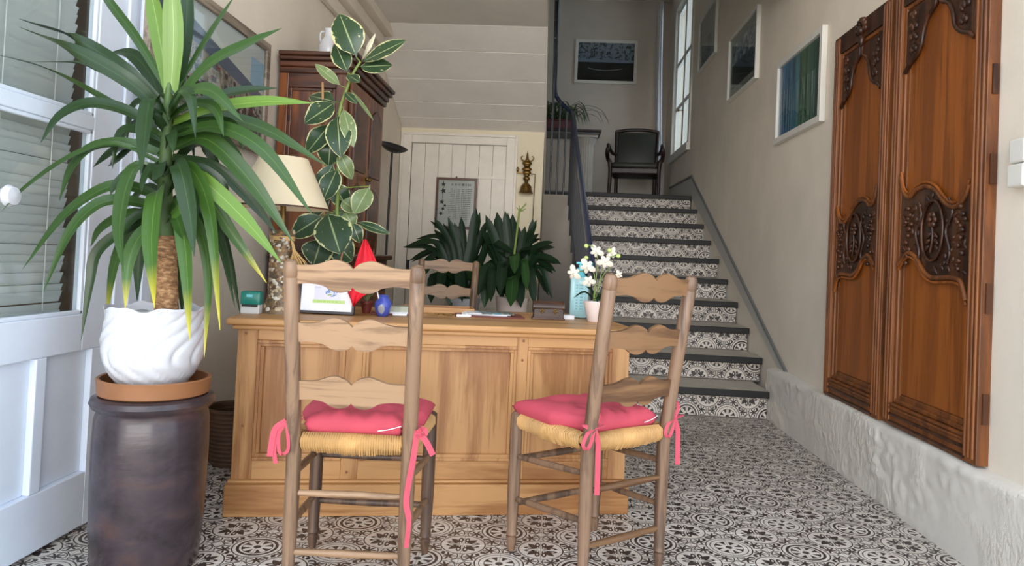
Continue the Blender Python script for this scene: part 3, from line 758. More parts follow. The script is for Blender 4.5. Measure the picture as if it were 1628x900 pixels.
def leaf_mesh(pts, width, up, shape='strap', fold=.25, n=14, flip=None):
    """leaf blade along pts; up = Vector the upper face looks at"""
    P = spline(pts, max(3, n//(len(pts)-1))); m = len(P)-1; v = []; f = []; uv = []
    for i, p in enumerate(P):
        t = i/m; T = (P[min(i+1, m)]-P[max(i-1, 0)]).normalized(); sd = T.cross(up)
        if sd.length < 1e-4: sd = T.cross(Vector((1, 0, 0)))
        sd.normalize(); nn = sd.cross(T)
        if shape == 'strap': w = width*(.66+.34*min(1, t/.35))*(1-max(0, (t-.55)/.45)**1.7)
        elif shape == 'oval': w = width*max(0, math.sin(PI*min(1, max(0, (t-.10)/.90))**.85))**.75 if t > .10 else width*.04
        else: w = width*(.6+.4*min(1, t/.4))*(1-max(0, (t-.82)/.18)**2.4)
        w = max(w, width*.03)
        for a in (-1, -.5, 0, .5, 1):
            v.append(p+sd*a*w/2+nn*(abs(a)*w*.5*fold)); uv.append((.5+a/2, t))
    for i in range(m):
        for k in range(4): f.append((i*5+k, i*5+k+1, (i+1)*5+k+1, (i+1)*5+k))
    return v, f, uv
def leaf(parent, name, pts, width, up, mat, shape='strap', fold=.25, n=14):
    inv = Vector(parent.location); pts = [Vector(p)-inv for p in pts]
    v, f, uv = leaf_mesh(pts, width, Vector(up), shape, fold, n)
    me = bpy.data.meshes.new(name); me.from_pydata([tuple(q) for q in v], [], f); me.update()
    l = me.uv_layers.new(name='UVMap')
    for lp in me.loops: l.data[lp.index].uv = uv[lp.vertex_index]
    for p in me.polygons: p.use_smooth = True
    me.materials.append(M[mat]); o = bpy.data.objects.new(name, me); COL.objects.link(o); o.parent = parent; return o
tr = MB(); ax = [at(265, 500, JY), at(264, 420, JY), at(262, 330, JY), at(264, 240, JY), at(268, 150, JY), at(272, 110, JY)]
tp = spline(ax, 8); inv = Vector(yu.location)
tr.tube([p-inv for p in tp[:13]], [.036-.004*i/12+.0018*(i % 2) for i in range(13)], 18); tr.build('trunk', M['trunk'], yu, 50)
MB().tube([p-inv for p in tp[12:-5]], [.028-.018*i/(len(tp)-18) for i in range(len(tp)-17)], 12).build('growing_tip', M['yucca_s'], yu, 50)
# (pixel path base -> tip, depth of the tip relative to the trunk, width in metres, material)
YL = [([(262, 135), (215, 58), (172, 0), (148, -45)], .10, .026, 'yucca'), ([(268, 140), (250, 40), (235, -40)], .06, .044, 'yucca_b'),
 ([(272, 150), (276, 50), (270, -60)], -.05, .052, 'yucca_b'), ([(280, 150), (295, 50), (300, -50)], .10, .042, 'yucca_d'),
 ([(283, 140), (330, 60), (374, -8)], .16, .022, 'yucca'), ([(272, 172), (330, 105), (390, 72), (448, 45)], -.12, .042, 'yucca'),
 ([(258, 168), (200, 112), (120, 62), (30, 30)], -.05, .040, 'yucca_d'), ([(258, 178), (205, 130), (120, 82), (30, 43)], -.18, .044, 'yucca_d'),
 ([(258, 215), (180, 165), (80, 112), (-15, 84)], .05, .020, 'yucca'), ([(255, 175), (200, 125), (130, 102), (38, 98)], .12, .036, 'yucca'),
 ([(252, 200), (190, 172), (140, 165), (95, 185), (64, 228)], -.14, .038, 'yucca_d'), ([(258, 170), (240, 120), (208, 86), (172, 84)], .12, .040, 'yucca_d'),
 ([(268, 190), (256, 162), (238, 162), (230, 220), (224, 280)], -.22, .050, 'yucca_d'), ([(276, 195), (340, 172), (420, 162), (497, 164)], -.10, .040, 'yucca_b'),
 ([(276, 180), (330, 158), (385, 144), (442, 140)], .12, .034, 'yucca_d'), ([(272, 182), (300, 148), (338, 146), (386, 193)], -.20, .042, 'yucca'),
 ([(276, 205), (340, 188), (420, 205), (520, 264)], .05, .042, 'yucca'), ([(276, 215), (345, 202), (420, 240), (497, 342)], -.16, .042, 'yucca'),
 ([(276, 235), (330, 222), (400, 290), (466, 385)], -.05, .048, 'yucca'), ([(276, 225), (320, 205), (350, 215), (385, 262), (405, 330)], .14, .028, 'yucca'),
 ([(276, 270), (320, 285), (385, 345), (447, 418)], -.12, .044, 'yucca_b'), ([(276, 275), (315, 290), (365, 365), (424, 450)], .03, .036, 'yucca_y'),
 ([(274, 280), (310, 300), (350, 380), (374, 492)], .02, .030, 'yucca_d'), ([(274, 250), (340, 265), (400, 320), (440, 372)], .16, .034, 'yucca_d'),
 ([(258, 245), (205, 228), (150, 233), (115, 265), (94, 320)], -.06, .034, 'yucca'), ([(258, 260), (185, 228), (113, 248), (40, 298), (3, 336)], -.12, .018, 'yucca'),
 ([(258, 240), (212, 230), (178, 242), (148, 266)], .12, .036, 'yucca_d'), ([(258, 315), (205, 296), (160, 302), (100, 345), (36, 428)], -.10, .036, 'yucca'),
 ([(256, 330), (190, 318), (148, 330), (108, 375), (69, 464)], -.16, .038, 'yucca'), ([(256, 345), (200, 365), (155, 400), (143, 450), (129, 542)], -.02, .030, 'yucca_d'),
 ([(260, 290), (225, 262), (203, 290), (190, 360), (196, 432)], -.22, .050, 'yucca'), ([(256, 345), (215, 362), (185, 412), (168, 508)], .10, .038, 'yucca_y'),
 ([(258, 350), (225, 372), (205, 415), (199, 492)], -.12, .036, 'yucca_y'), ([(258, 345), (235, 350), (222, 400), (218, 480)], .12, .040, 'yucca_d'),
 ([(264, 310), (250, 305), (241, 380), (246, 490)], -.22, .056, 'yucca_y'), ([(270, 275), (284, 262), (300, 330), (309, 408)], -.24, .046, 'yucca_d'),
 ([(270, 335), (284, 330), (296, 410), (302, 542)], -.20, .046, 'yucca_y'), ([(274, 280), (305, 270), (335, 345), (350, 525)], -.14, .042, 'yucca_y'),
 ([(272, 345), (310, 350), (332, 430), (325, 568)], -.05, .034, 'yucca_y'), ([(274, 340), (340, 345), (365, 410), (382, 500)], .14, .028, 'yucca_d'),
 ([(270, 360), (280, 380), (288, 440), (290, 505)], .08, .036, 'yucca'), ([(262, 290), (300, 235), (330, 238), (362, 300)], .18, .034, 'yucca_d'),
 ([(262, 250), (230, 200), (205, 205), (175, 260)], .18, .032, 'yucca_d')]
for k in range(26):                                     # shorter leaves all round the stem
    a = k*2.399; yb = 150+random.uniform(0, 210); L = random.uniform(70, 130); dx = math.cos(a)*L; up_ = random.uniform(15, 50)*(1-(yb-150)/260)
    YL.append(([(266, yb+10), (266+dx*.45, yb-up_*.6), (266+dx*.85, yb-up_*.3+20*(yb > 230)), (266+dx, yb+random.uniform(10, 60))], .20*math.sin(a), .030, random.choice(['yucca', 'yucca_d', 'yucca_d'])))
for path, dy, w, mt in YL:
    m_ = len(path)-1; pts = []
    for i, (x, y) in enumerate(path):
        p = at(x, y, JY+dy*(i/m_)**.8)
        if p.x < -1.57: p = at(x, y, p.y*1.57/abs(p.x))          # keep clear of the glazed door
        pts.append(p)
    t = (pts[-1]-pts[0]); up = Vector((0, -.88, .48)) if abs(t.x) > abs(t.z)*.6 else Vector((-.25 if t.x > 0 else .25, -1, .25))
    leaf(yu, 'leaf', pts, w*1.22, up, mt, 'strap', .22, 16)
MB().ball((0, 0, 0), (.012, .003, .045), 8, 6).build('brown_leaf_patch', M['stick'], yu, 60)
bp = [o for o in bpy.data.objects if o.name == 'brown_leaf_patch'][0]; bp.location = at(243, 360, JY-.128)-inv

# ------------------------------------------------------------------ desk things
# shell lamp
LP = Vector(at(443, 496, 2.97)); LP.z = DZT
lm = thing('table_lamp', 'table lamp with cream shade and shell filled glass base', 'lamp', LP)
o = MB().lathe([(.199, 0), (.101, .215), (.099, .215), (.197, 0)], 48, caps=False).build('lamp_shade', M['shade'], lm, 40); o.location = (-.012, 0, .445)
MB().lathe([(.200, 0), (.2005, .004), (.198, .007)], 48, caps=False).build('shade_band', M['armoire_d'], lm).location = (-.012, 0, .445)
MB().tube([(0, 0, .36), (-.006, 0, .50)], .012, 12).build('socket', M['gold'], lm, 40)
def lr(z): return .048+.026*max(0, (.07-z)/.07)**1.3+.006*max(0, (z-.28)/.07)
MB().lathe([(.072, 0), (lr(.01), .008), (lr(.04), .04), (lr(.07), .07), (.048, .15), (.048, .28), (.052, .34), (.040, .352)], 36).build('base', plain('shell_filling', (112, 92, 66), .3, .6, .8, 60), lm, 50)
sm = [plain('shell_a', (184, 166, 136), .35, .15), plain('shell_b', (150, 112, 66), .4, .3), plain('shell_c', (96, 74, 52), .45, .3), plain('shell_d', (206, 198, 184), .3, .05)]
for k in range(240):
    z = random.uniform(.01, .345); a = random.uniform(-PI*1.05, PI*.05); r = lr(z)-.004
    Mx = Matrix.Rotation(a, 4, 'Z') @ Matrix.Rotation(random.uniform(0, 3), 4, 'X')
    o = MB().ball((r*math.cos(a), r*math.sin(a), z), (.006, random.uniform(.007, .015), random.uniform(.006, .013)), 7, 5, Mx).build('shell', random.choice(sm), lm, 60)
MB().lathe([(.051, .308), (.053, .312), (.051, .318), (.053, .323), (.051, .327)], 30, caps=False).build('raffia_binding', M['straw'], lm, 40)
mb = MB()
for k in range(46):
    a = random.uniform(-.5, .5); e = random.uniform(.10, .16); mb.tube(spline([(.046, -.02+a*.02, .318), (.062, -.026+a*.03, .27), (.072+.035*random.uniform(-.6, 1.3), -.03+a*.08, .20), (.085+.055*random.uniform(-.9, 1.4), -.03+a*.1, .315-e)], 3), .0014, 4)
mb.build('raffia_tassel', M['straw'], lm, 60)
# self-inking stamp
s_ = thing('rubber_stamp', 'teal and grey self-inking stamp on the desk corner', 'stamp', dloc(.012, .16), DK_A-.1)
box('body', M['ltgrey'], s_, -.038, .038, -.022, .022, 0, .045, .004); box('cap', M['teal'], s_, -.041, .041, -.025, .025, .034, .094, .010, 40); box('ink_slot', M['black'], s_, -.032, .032, -.0262, -.022, .030, .040)
box('badge', M['aqua_c'], s_, -.014, .010, -.0262, -.0245, .070, .080)
# framed certificate
m = Mat('certificate_print', rough=.4); x, y, z = m.sep(m.coord('Object'))
c = m.mix(x.btw(-.055, .06)*z.btw(.055, .12), lin((244, 244, 248)), lin((222, 220, 246)))
nn_ = X(m.noise(m.coord('Object'), 90, 3)); lg = hyp((x-.018)/.026, (z-.094)/.020).lt(1.0)
c = m.mix(lg*nn_.gt(.5), c, lin((110, 140, 190))); c = m.mix(lg*nn_.lt(.40), c, lin((150, 170, 90)))
c = m.mix(x.btw(-.06, .078)*z.near(.0525, .0075), c, lin((188, 216, 132))); c = m.mix(x.btw(-.04, .06)*z.near(.0525, .0025)*X(m.noise(m.coord('Object', (300, 1, 1)), 1, 1)).gt(.5), c, lin((150, 190, 90)))
c = m.mix(x.btw(-.055, -.028)*z.near(.112, .0012), c, lin((170, 170, 180))); m.col(c)
fr = thing('framed_print', 'dark framed white print with a green bar, leaning on the desk', 'picture frame', dloc(.305, .225), .06)
MB().box(-.121, .121, -.008, .010, 0, .012).box(-.121, -.110, -.008, .010, 0, .16).box(.110, .121, -.008, .010, 0, .16).box(-.121, .121, -.008, .010, .148, .16).build('frame', M['screenb'], fr, None, .002)
box('print', m.m, fr, -.11, .11, -.003, .004, .012, .148); box('easel', M['screenb'], fr, -.02, .02, .010, .05, 0, .10)
fr.rotation_euler = (-.12, 0, .06); fr.location.z += .003
# blue vase
vz = MB().lathe([(.020, 0), (.024, .003), (.033, .022), (.038, .045), (.036, .062), (.024, .078), (.0205, .084), (.024, .092), (.0215, .0925), (.018, .086)], 32).build('bud_vase', M['bluevase'], None, 40)
vz.location = dloc(.545, .235); tag(vz, 'small blue vase with grey ovals on the desk', 'vase')
# red pennant on its white stick, standing in the vase
vp = Vector(vz.location); fg = thing('red_pennant', 'red felt pennant on a white stick in the blue vase', 'flag', vp+Vector((0, 0, .01)))
Yv = vp.y; inv = Vector(fg.location)
MB().tube([Vector((0, 0, 0)), at(596, 450, Yv-.03)-inv, at(589, 415, Yv-.055)-inv, at(580, 381, Yv-.08)-inv], .0032, 8).build('stick', M['paper'], fg, 40)
rows = [((579, 381), (582, 381)), ((571, 400), (590, 398)), ((565, 418), (598, 416)), ((560, 436), (606, 434)), ((553, 453), (613, 451)), ((553, 466), (596, 460)), ((558, 478), (576, 472)), ((561, 488), (563, 486))]
v = []; f = []; nc = 9
for i, (a, b2) in enumerate(rows):
    for j in range(nc):
        t = j/(nc-1); p = at(a[0]*(1-t)+b2[0]*t, a[1]*(1-t)+b2[1]*t, Yv-.095+.012*math.sin(t*9+i*.5))-inv; v.append(p)
for i in range(len(rows)-1):
    for j in range(nc-1): f.append((i*nc+j, i*nc+j+1, (i+1)*nc+j+1, (i+1)*nc+j))
o = raw('cloth', v, f, M['red'], fg, 180); md = o.modifiers.new('t', 'SOLIDIFY'); md.thickness = .0025
mb = MB(); e = at(556.5, 461, Yv-.112)-inv
for k in range(4): mb.box(-.0012, .0012, -.001, .001, 0, .006, Matrix.Translation(e) @ Matrix.Rotation(k*PI/2+.5, 4, 'Y'))
mb.build('white_emblem', M['paper'], fg)
# small succulent
sp = thing('small_succulent', 'small green succulent in a terracotta pot behind the vase', 'plant', dloc(.468, .36)); inv = Vector(sp.location)
MB().lathe([(.018, 0), (.026, .045), (.029, .046), (.029, .056), (.024, .056)], 20).build('pot', M['maroon'], sp, 40)
for k in range(9):
    a = k*2.4; leaf(sp, 'leaf', [inv+Vector((0, 0, .05)), inv+Vector((.016*math.cos(a), .016*math.sin(a), .075)), inv+Vector((.034*math.cos(a), .034*math.sin(a), .082+.006*(k % 3)))], .022, (0, 0, 1), 'ficus_p', 'oval', .3, 8)
# letter tray, pen, wire spectacles, brochures, folder, cards
ty = thing('wooden_tray', 'low pine letter tray on the far side of the desk', 'tray', dloc(.80, .575), DK_A)
MB().box(-.17, .17, -.08, -.07, 0, .026).build('front', M['pine_h'], ty, None, .002); MB().box(-.17, .17, .07, .08, 0, .026).build('back', M['pine_h'], ty, None, .002)
for x in (-.17, .16): box('side', M['pine_h'], ty, x, x+.01, -.07, .07, 0, .026, .002)
box('bottom', M['pine_h'], ty, -.16, .16, -.07, .07, 0, .005)
pc = plain('leaflet_print', (150, 150, 132), .4, .5, 0, 60)
o = thing('leaflets', 'leaflets with white margins beside the blue vase', 'leaflets', dloc(.615, .37), DK_A+.1); box('sheet', M['paper'], o, -.06, .07, -.045, .045, .0, .006); box('printed_sheet', pc, o, -.05, .06, -.035, .04, .006, .03)
o = box('marker_pen', M['paper'], None, -.032, .032, -.0055, .0055, 0, .011, .004, 40); o.location = dloc(.617, .285); o.rotation_euler = (0, 0, DK_A); tag(o, 'white marker pen lying right of the blue vase', 'pen')
o = box('marker_pen', M['paper'], None, -.034, .034, -.006, .006, 0, .012, .004, 40); o.location = dloc(.905, .33); o.rotation_euler = (0, 0, DK_A); tag(o, 'white marker pen lying before the brochures', 'pen')
b = MB(); b.tube(spline([(-.06, 0, .004), (-.02, .002, .004), (.0, -.004, .012), (.02, 0, .006), (.05, .006, .004), (.055, .0, .012), (.03, -.006, .012), (-.03, -.008, .012)], 5), .0022, 6)
o = b.build('wire_spectacles', M['gold'], None, 60); o.location = dloc(.80, .335); o.rotation_euler = (0, 0, DK_A); tag(o, 'folded thin wire spectacles on the desk', 'spectacles')
o = box('maroon_folder', M['maroon'], None, -.16, .16, -.11, .11, 0, .006, .002); o.location = dloc(1.03, .43); o.rotation_euler = (0, 0, DK_A-.05); tag(o, 'maroon folder under the brochures', 'folder')
o = box('maroon_folder', M['maroon'], None, -.11, .11, -.05, .05, 0, .006, .002); o.location = dloc(.60, .345); o.rotation_euler = (0, 0, DK_A); tag(o, 'maroon folder under the leaflets by the blue vase', 'folder'); bpy.data.objects['leaflets'].location.z += .0065
m = Mat('brochure_print', rough=.25); x, y, z = m.sep(m.coord('Object')); n1 = X(m.noise(m.coord('Object'), 50, 4))
c = m.ramp(n1, [(.35, lin((44, 60, 58))), (.5, lin((120, 130, 120))), (.65, lin((190, 196, 190)))]); c = m.mix(x.lt(-.045), c, lin((236, 238, 240))); c = m.mix((x+y*.8+.03).near(0, .012), c, lin((70, 160, 190))); m.col(c)
for k in range(3):
    o = box('brochure', m.m if k == 2 else M['paper'], None, -.105, .105, -.075, .075, 0, .003, .0005); o.location = dloc(1.01+.012*k, .44-.004*k, DZT+.0065+k*.0035); o.rotation_euler = (0, 0, DK_A-.08+k*.05)
    tag(o, ['lowest white brochure in the pile', 'middle white brochure in the pile', 'topmost printed brochure in the pile on the maroon folder'][k], 'brochure', 'brochures on the maroon folder')
o = MB().box(-.05, .05, -.03, .03, 0, .018).build('card_stack', M['paper'], None); o.location = dloc(1.385, .42); o.rotation_euler = (0, 0, DK_A); tag(o, 'stack of white cards behind the wooden box', 'cards')
# little wooden chest
bx = thing('wooden_box', 'small dark wooden box with brass fittings on the desk', 'box', dloc(1.300, .355), DK_A-.12)
box('body', M['boxw'], bx, -.070, .070, -.032, .032, .006, .060, .004); box('foot_moulding', M['boxw'], bx, -.076, .076, -.038, .038, 0, .010, .003)
MB().tube([(-.073, .002, .058), (.073, .002, .058)], .036, 20, flat=.75).build('lid', M['boxw'], bx, 40)
for x in (-.066, .066): MB().tube([(x-.003, .002, .058), (x+.003, .002, .058)], .038, 20, flat=.75).build('lid_band', M['carved_d'], bx, 40)
for x in (-.030, .030):
    mb = MB()
    for a in range(4): mb.ball((x+.007*math.cos(a*PI/2), -.034, .040+.007*math.sin(a*PI/2)), (.005, .0025, .005), 8, 5)
    mb.ball((x, -.035, .040), .004, 8, 5).build('fitting', M['gold'], bx, 60)
# soap bottle
so = thing('soap_bottle', 'pale blue pump bottle of hand soap by the white orchid', 'bottle', dloc(1.478, .490), DK_A-.2)
pr = []
box('body', M['aqua'], so, -.046, .046, -.028, .028, 0, .205, .014, 40)
MB().lathe([(.030, .203), (.020, .222), (.016, .226), (.016, .243), (.008, .245), (.008, .262)], 20).build('neck', M['aqua_c'], so, 40)
MB().box(-.020, .060, -.010, .010, .262, .274).box(.05, .06, -.006, .006, .250, .264).build('pump', M['aqua_c'], so, None, .003)
m = Mat('soap_label', rough=.4); x, y, z = m.sep(m.coord('Object')); n1 = X(m.noise(m.coord('Object', (220, 1, 3)), 1, 2)); k = (z*70).fr().lt(.45)*n1.gt(.48)*x.ab().lt(.018)
m.col(m.mix(k, lin((150, 198, 204)), lin((110, 160, 172)))); box('label', m.m, so, -.026, .026, -.0292, -.0278, .04, .17, .0004)
# orchid
oc = thing('potted_orchid', 'white moth orchid in a small pale pot on the desk', 'plant', dloc(1.512, .315)); inv = Vector(oc.location); Yo = inv.y
MB().lathe([(.030, 0), (.033, .004), (.052, .080), (.055, .094), (.051, .094), (.047, .084)], 32).build('pot', M['potpink'], oc, 40)
MB().lathe([(.047, .084), (.005, .088)], 20).build('soil', M['soil'], oc)
MB().tube(spline([(-.03, -.048, .092), (.005, -.055, .094), (.02, -.054, .07), (.015, -.045, .03)], 5), .0016, 5).build('string', M['paper'], oc)
for pth in ([(945, 478), (948, 440), (950, 410), (944, 393), (932, 389)], [(947, 478), (956, 435), (968, 410), (985, 407)], [(943, 478), (946, 445), (940, 430), (920, 432)], [(946, 478), (958, 440), (975, 420)]):
    MB().tube([at(q.x, q.y, Yo)-inv for q in spline([(a, b2, 0) for a, b2 in pth], 5)], .0022, 6).build('stem', M['stemg'], oc, 60)
for (x, y), sz, dy in (((948, 400), 1.1, 0), ((933, 424), 1.25, -.03), ((962, 416), 1.2, -.02), ((912, 434), 1.15, -.02), ((936, 447), 1.0, -.04), ((973, 403), .9, .01), ((984, 437), .7, .0)):
    c0 = at(x, y, Yo+dy)-inv; mb = MB(); a0_ = random.uniform(0, 6)
    for k in range(5):
        a = a0_+k*2*PI/5; Mx = Matrix.Rotation(-a, 4, 'Y') @ Matrix.Rotation(.35, 4, 'Z'); pl_ = 1.15 if k in (1, 4) else .85; d = Vector((math.cos(a), -.2+.3*(k % 2), math.sin(a)))*.0165*sz*pl_
        mb.ball(c0+d, (.0150*sz*pl_, .0028, .0098*sz*pl_), 10, 6, Mx)
    mb.ball(c0+Vector((0, -.008, 0)), (.005, .006, .006), 8, 5); mb.build('flower', M['petal'], oc, 60)
for x, y in ((932, 391), (932, 410), (969, 398), (983, 407)): MB().ball(at(x, y, Yo)-inv, (.011, .010, .010), 10, 7).build('bud', M['bud'], oc, 60)
for pth in ([(945, 480), (930, 465), (911, 474)], [(945, 480), (940, 462), (930, 455)], [(948, 480), (956, 466), (960, 452)], [(946, 480), (952, 470), (966, 472)]):
    leaf(oc, 'leaf', [at(x, y, Yo+random.uniform(-.02, .02)) for x, y in pth], .022, (.1, -.4, 1), 'clivia', 'strap', .3, 8)

# ------------------------------------------------------------------ left wall: picture, armoire, plants, basket
def frame_item(name, label, cat, loc, rz, w, h, fw, fd, frame_m, print_m, mat_w=0, mat_m=None, extra=None):
    """local x to the viewer's right, z up, front towards -y; origin at lower left on the wall"""
    o = thing(name, label, cat, loc, rz)
    MB().box(0, fw, -fd, 0, 0, h).box(w-fw, w, -fd, 0, 0, h).box(fw, w-fw, -fd, 0, 0, fw).box(fw, w-fw, -fd, 0, h-fw, h).build('frame', frame_m, o, None, .003)
    if mat_w: box('mount', mat_m, o, fw, w-fw, -.010, -.006, fw, h-fw)
    pr_ = box('print', print_m, o, fw+mat_w, w-fw-mat_w, -.013, -.011 if mat_w else -.006, fw+mat_w, h-fw-mat_w)
    box('glazing', M['glass'], o, fw, w-fw, -.019, -.017, fw, h-fw)
    return o
# street photograph: houses in steep perspective under a pale sky, tables below
m = Mat('street_print', rough=.5); x, y, z = m.sep(m.coord('Object')); W_, H_ = 1.14, .60
u = x/W_; v_ = z/H_; nz = X(m.noise(m.coord('Object'), 40, 4)); roof = .92-u*.42; eave = .74-u*.32; foot = .30-u*.02
col = m.ramp(v_, [(.55, lin((216, 206, 190))), (.95, lin((206, 206, 206)))])
col = m.mix(u.gt(.82)*v_.gt(.55)*v_.lt(.80), col, lin((160, 186, 206)))
col = m.mix((v_-roof).lt(0.0), col, lin((100, 106, 122)))
wall = m.ramp(nz, [(.35, lin((110, 96, 84))), (.65, lin((178, 164, 148)))]); col = m.mix((v_-eave).lt(0.0), col, wall)
pers = 1.0/(1.15-u*.85); wn = (pers*5.5).fr().btw(.3, .62)*(((v_-foot)/(eave-foot)*3.0).fr().btw(.3, .75)); col = m.mix(wn*(v_-eave).lt(0.0), col, lin((58, 56, 62)))
col = m.mix((v_-foot-.10).lt(0.0)*nz.lt(.54), col, lin((44, 40, 38))); col = m.mix(X(m.noise(m.coord('Object'), 16, 2)).gt(.66)*v_.btw(.3, .55), col, lin((150, 52, 62)))
col = m.mix((v_-.26).lt(0.0), col, m.ramp(nz, [(.4, lin((62, 62, 48))), (.6, lin((150, 138, 124)))])); col = m.mix(X(m.noise(m.coord('Object', (1, 1, 2.2)), 14, 1)).gt(.64)*v_.lt(.3), col, lin((226, 224, 214)))
m.col(col)
mm_ = wood('driftwood_frame', (150, 136, 120), (106, 92, 78), 0, 60, 10, .5)
frame_item('street_picture', 'large framed street photograph on the left wall', 'picture', (XL+.002, 2.62, 1.535), PI/2, W_, H_, .045, .03, mm_, m.m)
bpy.data.objects['street_picture'].location.x = XL+.022
# armoire
AY0, AY1, AX = 3.97, 4.84, -1.205
ar = thing('armoire', 'tall dark oak armoire with moulded cornice against the left wall', 'armoire', (XL+.02, AY0, 0))
aw, al = AX-XL-.02, AY1-AY0                       # depth along x, length along y
box('carcass', M['armoire'], ar, 0, aw-.02, .02, al-.02, 1.02, 2.04)
for x0, x1 in ((0, .055), (aw-.065, aw)): box('corner_post', M['armoire'], ar, x0, x1, 0, .05, 1.02, 2.06, .005)
box('corner_post', M['armoire'], ar, aw-.065, aw, al-.06, al, 1.02, 2.06, .005)
for z0, z1 in ((1.02, 1.10), (1.96, 2.06)): box('side_rail', M['armoire_d'], ar, .055, aw-.065, 0, .03, z0, z1, .003)
MB().box(.055, .075, .005, .02, 1.10, 1.96).box(aw-.085, aw-.065, .005, .02, 1.10, 1.96).box(.075, aw-.085, .005, .02, 1.10, 1.12).box(.075, aw-.085, .005, .02, 1.94, 1.96).build('side_moulding', M['armoire_d'], ar, None, .004)
box('side_panel', M['armoire'], ar, .075, aw-.085, .012, .02, 1.12, 1.94)
for z0, z1, ov in ((2.04, 2.075, .018), (2.075, 2.11, .032), (2.11, 2.135, .052), (2.135, 2.16, .068)): box('cornice', M['armoire_d'], ar, 0, aw+ov, -ov*.6, al+ov*.6, z0, z1, .007)
for k, (y0, y1) in enumerate(((.065, al/2-.01), (al/2+.01, al-.07))):
    d = box('door', M['armoire'], ar, aw-.004, aw+.018, y0, y1, 1.06, 2.02, .004)
    for z0, z1 in ((1.12, 1.44), (1.52, 1.95)):
        mb = MB(); yy0, yy1 = y0+.06, y1-.06
        pts = [(yy0, z0), (yy1, z0), (yy1, z1-.05), ((yy0*.25+yy1*.75), z1-.02), ((yy0+yy1)/2, z1), ((yy0*.75+yy1*.25), z1-.02), (yy0, z1-.05), (yy0, z0)]
        mb.tube([(aw+.018, a, b2) for a, b2 in pts], .008, 6); mb.build('door_moulding', M['armoire_d'], d, 50)
        cm = MB(); pg = [(a, b2) for a, b2 in pts[:-1]]
        cm.prism([(q[0], q[1]) for q in pg], 0, .012, Matrix(((0, 1, 0, aw+.012), (1, 0, 0, 0), (0, 0, 1, 0), (0, 0, 0, 1)))); cm.build('door_panel', M['armoire_d'], d)
    MB().box(aw+.018, aw+.022, (y1-.03 if k == 0 else y0+.01), (y1-.01 if k == 0 else y0+.03), 1.42, 1.56).ball((aw+.034, y1-.02 if k == 0 else y0+.02, 1.49), .013, 8, 6).build('lock_plate', M['gold'], d, 50)
box('lower_body', M['armoire_d'], ar, 0, aw+.055, -.03, al+.08, .06, .985); box('waist_top', M['armoire_d'], ar, 0, aw+.085, -.05, al+.125, .985, 1.02, .01)
for k in range(2):
    y0, y1 = .01+k*.45, .43+k*.45; d = box('drawer', M['armoire'], ar, aw+.05, aw+.07, y0, y1, .80, .95, .006); MB().ball((aw+.08, (y0+y1)/2, .875), .015, 8, 6).build('knob', M['gold'], d, 50)
    box('lower_door', M['armoire'], ar, aw+.05, aw+.068, y0, y1, .12, .77, .008)
for x0, y0 in ((.0, -.03), (aw-.02, -.03), (0, al), (aw-.02, al)): box('foot', M['armoire_d'], ar, x0, x0+.07, y0, y0+.07, 0, .06, .008)
# key tassel on the armoire
MB().ball((0, 0, 0), (.02, .02, .028), 10, 7).tube([(0, 0, .02), (0, 0, .10)], .003, 5).build('key_tassel', M['potpink'], ar, 50).location = (aw+.045, al/2, 1.36)
# vase on the armoire
vs = thing('white_jug', 'white ceramic jug with pink flowers painted, on the armoire', 'jug', (-1.385, 4.17, 2.16))
MB().lathe([(.035, 0), (.042, .004), (.060, .045), (.064, .085), (.050, .125), (.033, .150), (.030, .185), (.034, .200), (.030, .200), (.026, .18)], 28).build('body', M['ceramic'], vs, 40)
MB().tube(spline([(-.030, 0, .185), (-.055, 0, .18), (-.058, 0, .14), (-.050, 0, .115)], 5), .006, 8).build('handle', M['ceramic'], vs, 50)
mb = MB()
for k in range(6): mb.ball((.035+.010*math.cos(k), -.046+.01*random.random(), .10+.012*math.sin(k*2.1)), .008, 7, 5)
mb.build('flower_decoration', plain('pink_petal', (206, 150, 150), .6, .1), vs, 60)
# wicker basket
wk = thing('wicker_basket', 'dark wicker waste basket between the wall and the desk', 'basket', (-1.482, 3.36, 0))
MB().lathe([(.095, .004), (.100, .0), (.105, .02), (.125, .26), (.120, .26), (.100, .02)], 24).build('body', M['wicker'], wk, 40)
for k in range(13):
    z = .02+k*.0195; r = .106+.019*z/.26; mb = MB(); mb.tube([(r*math.cos(a*2*PI/24)*(1+.012*(-1)**(a+k)), r*math.sin(a*2*PI/24)*(1+.012*(-1)**(a+k)), z) for a in range(25)], .0075, 6, False); mb.build('weave', M['wicker'], wk, 60)
MB().tube([(.128*math.cos(a*2*PI/32), .128*math.sin(a*2*PI/32), .262) for a in range(33)], .011, 8, False).build('rim', M['wicker'], wk, 60)

